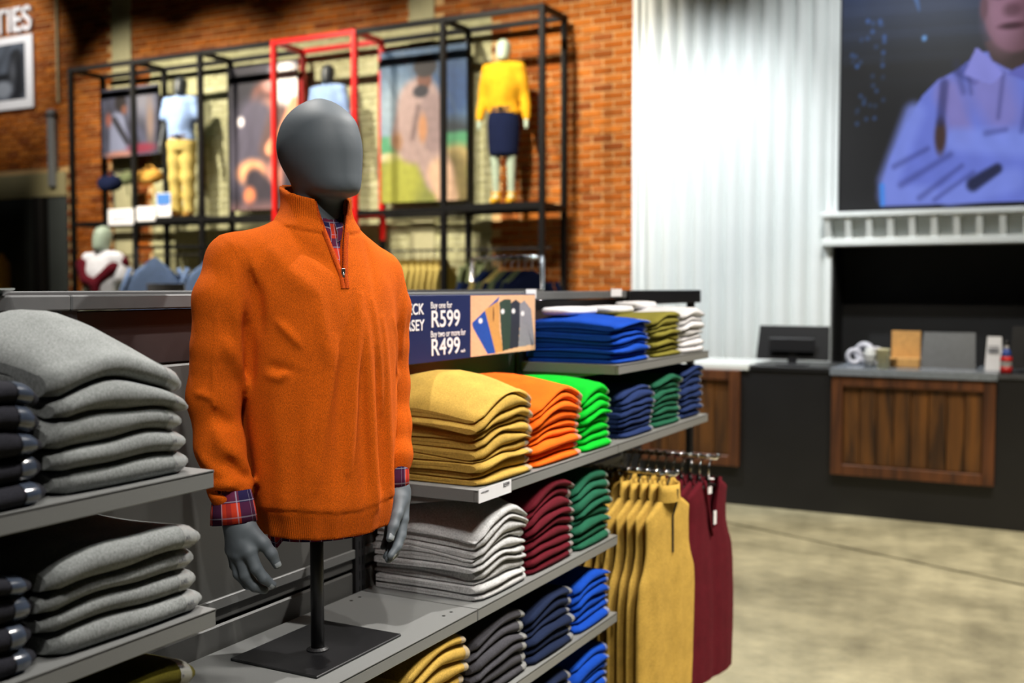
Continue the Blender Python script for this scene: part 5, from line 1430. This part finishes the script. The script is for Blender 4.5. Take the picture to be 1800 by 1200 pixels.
# chrome rail with jackets
a, b = CAMP + ray(829, 452) * 7.9, CAMP + ray(952, 455) * 7.4
r_ = empty('chrome_rail', (a[0], a[1], 0)); tag(r_, 'chrome garment rail of jackets in front of the brick wall', 'rail')
def rpart(mb, nm):
    o = mb.build(nm, M['chrome'], smooth=True); o.parent = r_; o.matrix_parent_inverse = Matrix.Translation(-Vector(r_.location))
zt_ = (a[2] + b[2]) / 2
rpart(MB().tube([(a[0], a[1], zt_), (b[0], b[1], zt_)], .013, 10), 'top_tube')
for q in (a, b): rpart(MB().tube([(q[0], q[1], .0), (q[0], q[1], zt_)], .016, 10), 'upright_tube')
ang = math.atan2(b[1] - a[1], b[0] - a[0])
for k, col in enumerate(('royal blue', 'deep navy', 'khaki', 'sage', 'deep navy', 'sage', 'deep navy', 'deep navy')):
    q = a + (b - a) * (.20 + .095 * k)
    if col == 'royal blue': col = 'navy blue'
    garment(q[0], q[1], zt_ + .0155, ang + rg.uniform(-.02, .02) - .35, col, '%s jacket hanging %s on the chrome rail' % (col, ['first from the free end', 'second from the free end', 'third', 'fourth', 'fifth', 'sixth', 'seventh', 'last'][k]), 'jackets on the chrome rail', k % 3, ang)

# white jerseys laid across the back of the top-shelf stacks
for k, (top, y, hx, hy) in enumerate(((TOP_BLUE, 3.36, .065, .125), (TOP_OLIVE, 3.70, .070, .115), (TOP_WHITE, 3.975, .060, .105))):
    x = XB + .095
    zz = max(v.co.z for v in top.data.vertices if abs(v.co.x + top.location.x - x) < hx and abs(v.co.y + top.location.y - y) < hy) + top.location.z
    sq = lambda c_: math.copysign(abs(c_) ** .45, c_)
    rows = [[(hx * sq(math.cos(q)) * s_, hy * sq(math.sin(q)) * s_, z) for q in np.linspace(0, 2 * math.pi, 33)[:-1]] for s_, z in ((.05, 0), (.92, 0), (1.0, .008), (1.0, .016), (.92, .024), (.5, .027), (.03, .028))]
    o = obj('folded_jersey', fixn(grid_mesh('folded_jersey', np.array(rows), closed_v=True)), KN['chalk white']); o.location = (x, y, zz - .003)
    tag(o, ['small white jersey lying on the royal blue stack beside the promotion board', 'small white jersey lying on the olive stack', 'small white jersey lying on the white stack at the gondola end'][k], 'jersey')
gpart(MB().box(XB - .37, XB - .03, YS[3], 5.02, H - .125, H - .095, .002), 'rear_shelf', M['shelf'])

# ---------------------------------------------------------------- cash desk
YC = 7.665
dk = MB().box(-3.1, 1.4, YC, YC + .62, 0, .985, .004).build('cash_desk', M['black_lam'])
tag(dk, 'long black cash desk with framed walnut panels', 'counter')
MB().box(-2.12, -1.54, YC - .01, YC + .64, .985, 1.02, .003).build('desk_top', M['black_lam'], dk)
MB().box(-.49, 1.4, YC - .01, YC + .64, .985, 1.015, .003).build('desk_top', plain('dark_grey_top', srgb(70, 72, 76), .3), dk)
MB().box(-3.1, -2.125, YC - .02, YC + .64, .985, 1.025, .003).build('white_top', M['white_paint'], dk)
def wood_panel(x0, x1, z0, z1, n):
    e = empty('walnut_panel', ((x0 + x1) / 2, YC, z0)); e.parent = dk
    bx = lambda nm, a, b_, c, d, y, mat: setattr(MB().box(a, b_, YC - y, YC, c, d, .004).build(nm, mat, e), 'matrix_parent_inverse', Matrix.Translation(-Vector(e.location)))
    s = .075
    bx('stile', x0, x0 + s, z0, z1, .045, M['wood2']); bx('stile', x1 - s, x1, z0, z1, .045, M['wood2'])
    bx('rail', x0 + s, x1 - s, z0, z0 + s, .045, M['wood2']); bx('rail', x0 + s, x1 - s, z1 - s, z1, .045, M['wood2'])
    w_ = (x1 - x0 - 2 * s) / n
    for k in range(n): bx('plank', x0 + s + k * w_ + .002, x0 + s + (k + 1) * w_ - .002, z0 + s, z1 - s, .018 + .004 * (k % 2), M['wood'])
wood_panel(-2.93, -2.185, .285, .985, 5)
wood_panel(-1.535, -.495, .285, .975, 8)
MB().box(-1.545, -.485, YC - .06, YC + .64, .975, 1.025, .003).build('slate_top', plain('slate_top', srgb(120, 128, 138), .25), dk)
def desk(px, py, Y): return ony(px, py, Y)
# monitors seen from behind
def monitor(px0, py0, px1, Y, base_z, label):
    a, b = ony(px0, py0, Y), ony(px1, py0, Y)
    zt = a[2]; zl = base_z + .035; x0, x1 = a[0], b[0]; ins = .03
    root = empty('monitor', ((x0 + x1) / 2, Y, base_z)); tag(root, label, 'monitor')
    def p(mb, nm, mat):
        o = mb.build(nm, mat); o.parent = root; o.matrix_parent_inverse = Matrix.Translation(-Vector(root.location))
    p(MB().add([(x0 + .0, Y - .01, zl), (x1, Y - .01, zl), (x1 - ins * .4, Y + .05, zt), (x0 + ins * .4, Y + .05, zt), (x0, Y + .012, zl), (x1, Y + .012, zl), (x1 - ins * .4, Y + .072, zt), (x0 + ins * .4, Y + .072, zt)],
               [(0,1,2,3),(4,7,6,5),(0,4,5,1),(1,5,6,2),(2,6,7,3),(3,7,4,0)]), 'casing', M['black_metal'])
    p(MB().box(x0 + .1, x1 - .1, Y - .03, Y - .005, zl + .06, zl + .16, .006), 'rear_hump', M['black_lam'])
    p(MB().box((x0 + x1) / 2 - .03, (x0 + x1) / 2 + .03, Y - .01, Y + .03, base_z + .008, zl + .07, .004), 'stand', M['black_lam'])
    p(MB().box((x0 + x1) / 2 - .11, (x0 + x1) / 2 + .11, Y - .06, Y + .09, base_z, base_z + .01, .003), 'foot', M['black_lam'])
monitor(1330, 572, 1458, YC + .20, 1.02, 'black monitor seen from behind beside the white wall')
monitor(1776, 574, 1880, YC + .15, 1.015, 'black monitor beside the sauce-coloured bottle')
# grey laptop stand
def slab(name, px0, py0, px1, py1, Y, lean, mat, label, cat, th=.02):
    a, b = ony(px0, py1, Y), ony(px1, py0, Y); zb_ = 1.026; zt2 = b[2]
    o = MB().add([(a[0], Y, zb_), (b[0], Y, zb_), (b[0] - .012, Y + lean, zt2), (a[0] + .012, Y + lean, zt2), (a[0], Y + th, zb_), (b[0], Y + th, zb_), (b[0] - .012, Y + lean + th, zt2), (a[0] + .012, Y + lean + th, zt2)],
                 [(0,1,2,3),(4,7,6,5),(0,4,5,1),(1,5,6,2),(2,6,7,3),(3,7,4,0)]).build(name, mat)
    tag(o, label, cat); return o
lp = slab('laptop', 1617, 586, 1716, 634, YC + .28, .09, plain('grey_laptop', srgb(66, 69, 72), .45), 'grey laptop lid standing open on the slate top', 'laptop')
q = lp.data.vertices
MB().box(q[0].co.x, q[1].co.x, YC + .29, YC + .50, 1.026, 1.040, .003).build('keyboard_base', M['black_lam'], lp)
cb = empty('cardboard_box', tuple(ony(1592, 632, YC + .32)[:2]) + (1.026,)); tag(cb, 'open tan cardboard box beside the laptop', 'box')
a, b = ony(1566, 626, YC + .32), ony(1618, 582, YC + .32)
def cpart(mb, nm):
    o = mb.build(nm, plain('cardboard', srgb(196, 150, 88), .8)); o.parent = cb; o.matrix_parent_inverse = Matrix.Translation(-Vector(cb.location))
cpart(MB().box(a[0] - .03, b[0] + .01, YC + .20, YC + .34, 1.026, 1.090, .004), 'tray')
cpart(MB().box(a[0], b[0], YC + .34, YC + .35, 1.06, b[2], .002), 'lid')
cpart(MB().box(a[0] - .05, a[0] + .06, YC + .14, YC + .22, 1.085, 1.095, .002), 'flap')
# sign holder
sh_ = slab('price_stand', 1731, 592, 1764, 636, YC + .22, .02, M['white_card'], 'small white notice stand beside the bottle', 'sign', .008)
a, b = ony(1734, 620, YC + .22), ony(1760, 604, YC + .22)
for k in range(3): MB().box(a[0] + .01, b[0] - .01, YC + .2195 - .004, YC + .2215 - .004, a[2] + .015 * k + .01, a[2] + .015 * k + .016).build('text_line', M['ink'], sh_)
# bottle
c = ony(1768, 655, YC + .05); bz = 1.015
bt_ = MB().lathe((c[0], YC + .06, bz), [(.034, 0), (.036, .01), (.036, .10), (.026, .14), (.014, .17), (.014, .195)], 18).build('squeeze_bottle', plain('bottle_glass', srgb(150, 148, 150), .2), smooth=True)
for (z0, z1, col) in ((.005, .05, srgb(170, 22, 22)), (.085, .115, srgb(200, 20, 24)), (.118, .165, srgb(40, 70, 150))):
    MB().lathe((c[0], YC + .06, bz), [(np.interp(z, [0, .1, .14, .17, .2], [.037, .037, .0275, .0155, .015]), z) for z in (z0, (z0 + z1) / 2, z1)], 18).build('wrap', plain('wrap_%d' % int(z0 * 1000), col, .4), bt_, True)
MB().lathe((c[0], YC + .06, bz), [(.016, .19), (.016, .215), (.006, .22)], 14).build('cap', M['black_metal'], bt_, True)
tag(bt_, 'clear bottle with red and blue wrap at the desk edge', 'bottle')
# cups and tape rolls
c = ony(1552, 640, YC + .04)
o = MB().lathe((c[0], YC + .05, 1.026), [(.042, 0), (.045, .13), (.048, .132), (.044, .134), (.04, .02)], 18).build('paper_cup', plain('cream_paper', srgb(226, 220, 180), .6), smooth=True); tag(o, 'cream paper cup at the slate desk edge', 'cup')
c = ony(1528, 640, YC + .04)
o = MB().lathe((c[0], YC + .05, 1.026), [(.040, 0), (.040, .11), (.030, .125), (.03, .14)], 18).build('tumbler', plain('white_plastic', srgb(206, 210, 214), .3), smooth=True)
for k in range(3): MB().lathe((c[0], YC + .05, 1.04 + .03 * k), [(.041, 0), (.041, .008)], 18).build('stripe', M['ink'], o)
tag(o, 'white tumbler with dark stripes beside the cream cup', 'cup')
def ringcoil(px, py, Y, r, tilt, label):
    c = ony(px, py, Y)
    pts = [(r * math.cos(q), 0, r * math.sin(q)) for q in np.linspace(0, 2 * math.pi, 21)]
    o = MB().tube(pts, r * .38, 8).build('tape_roll', plain('pale_tape', srgb(190, 190, 200), .25), smooth=True)
    o.location = (c[0], Y, 1.026 + r * 1.38); o.rotation_euler = (0, 0, tilt); tag(o, label, 'tape roll')
ringcoil(1502, 622, YC + .30, .045, .2, 'pale tape roll at the monitor end of the slate top')
ringcoil(1520, 612, YC + .38, .060, -.3, 'larger pale tape roll behind the striped tumbler')
ringcoil(1540, 612, YC + .26, .050, .5, 'pale tape roll behind the cream cup')
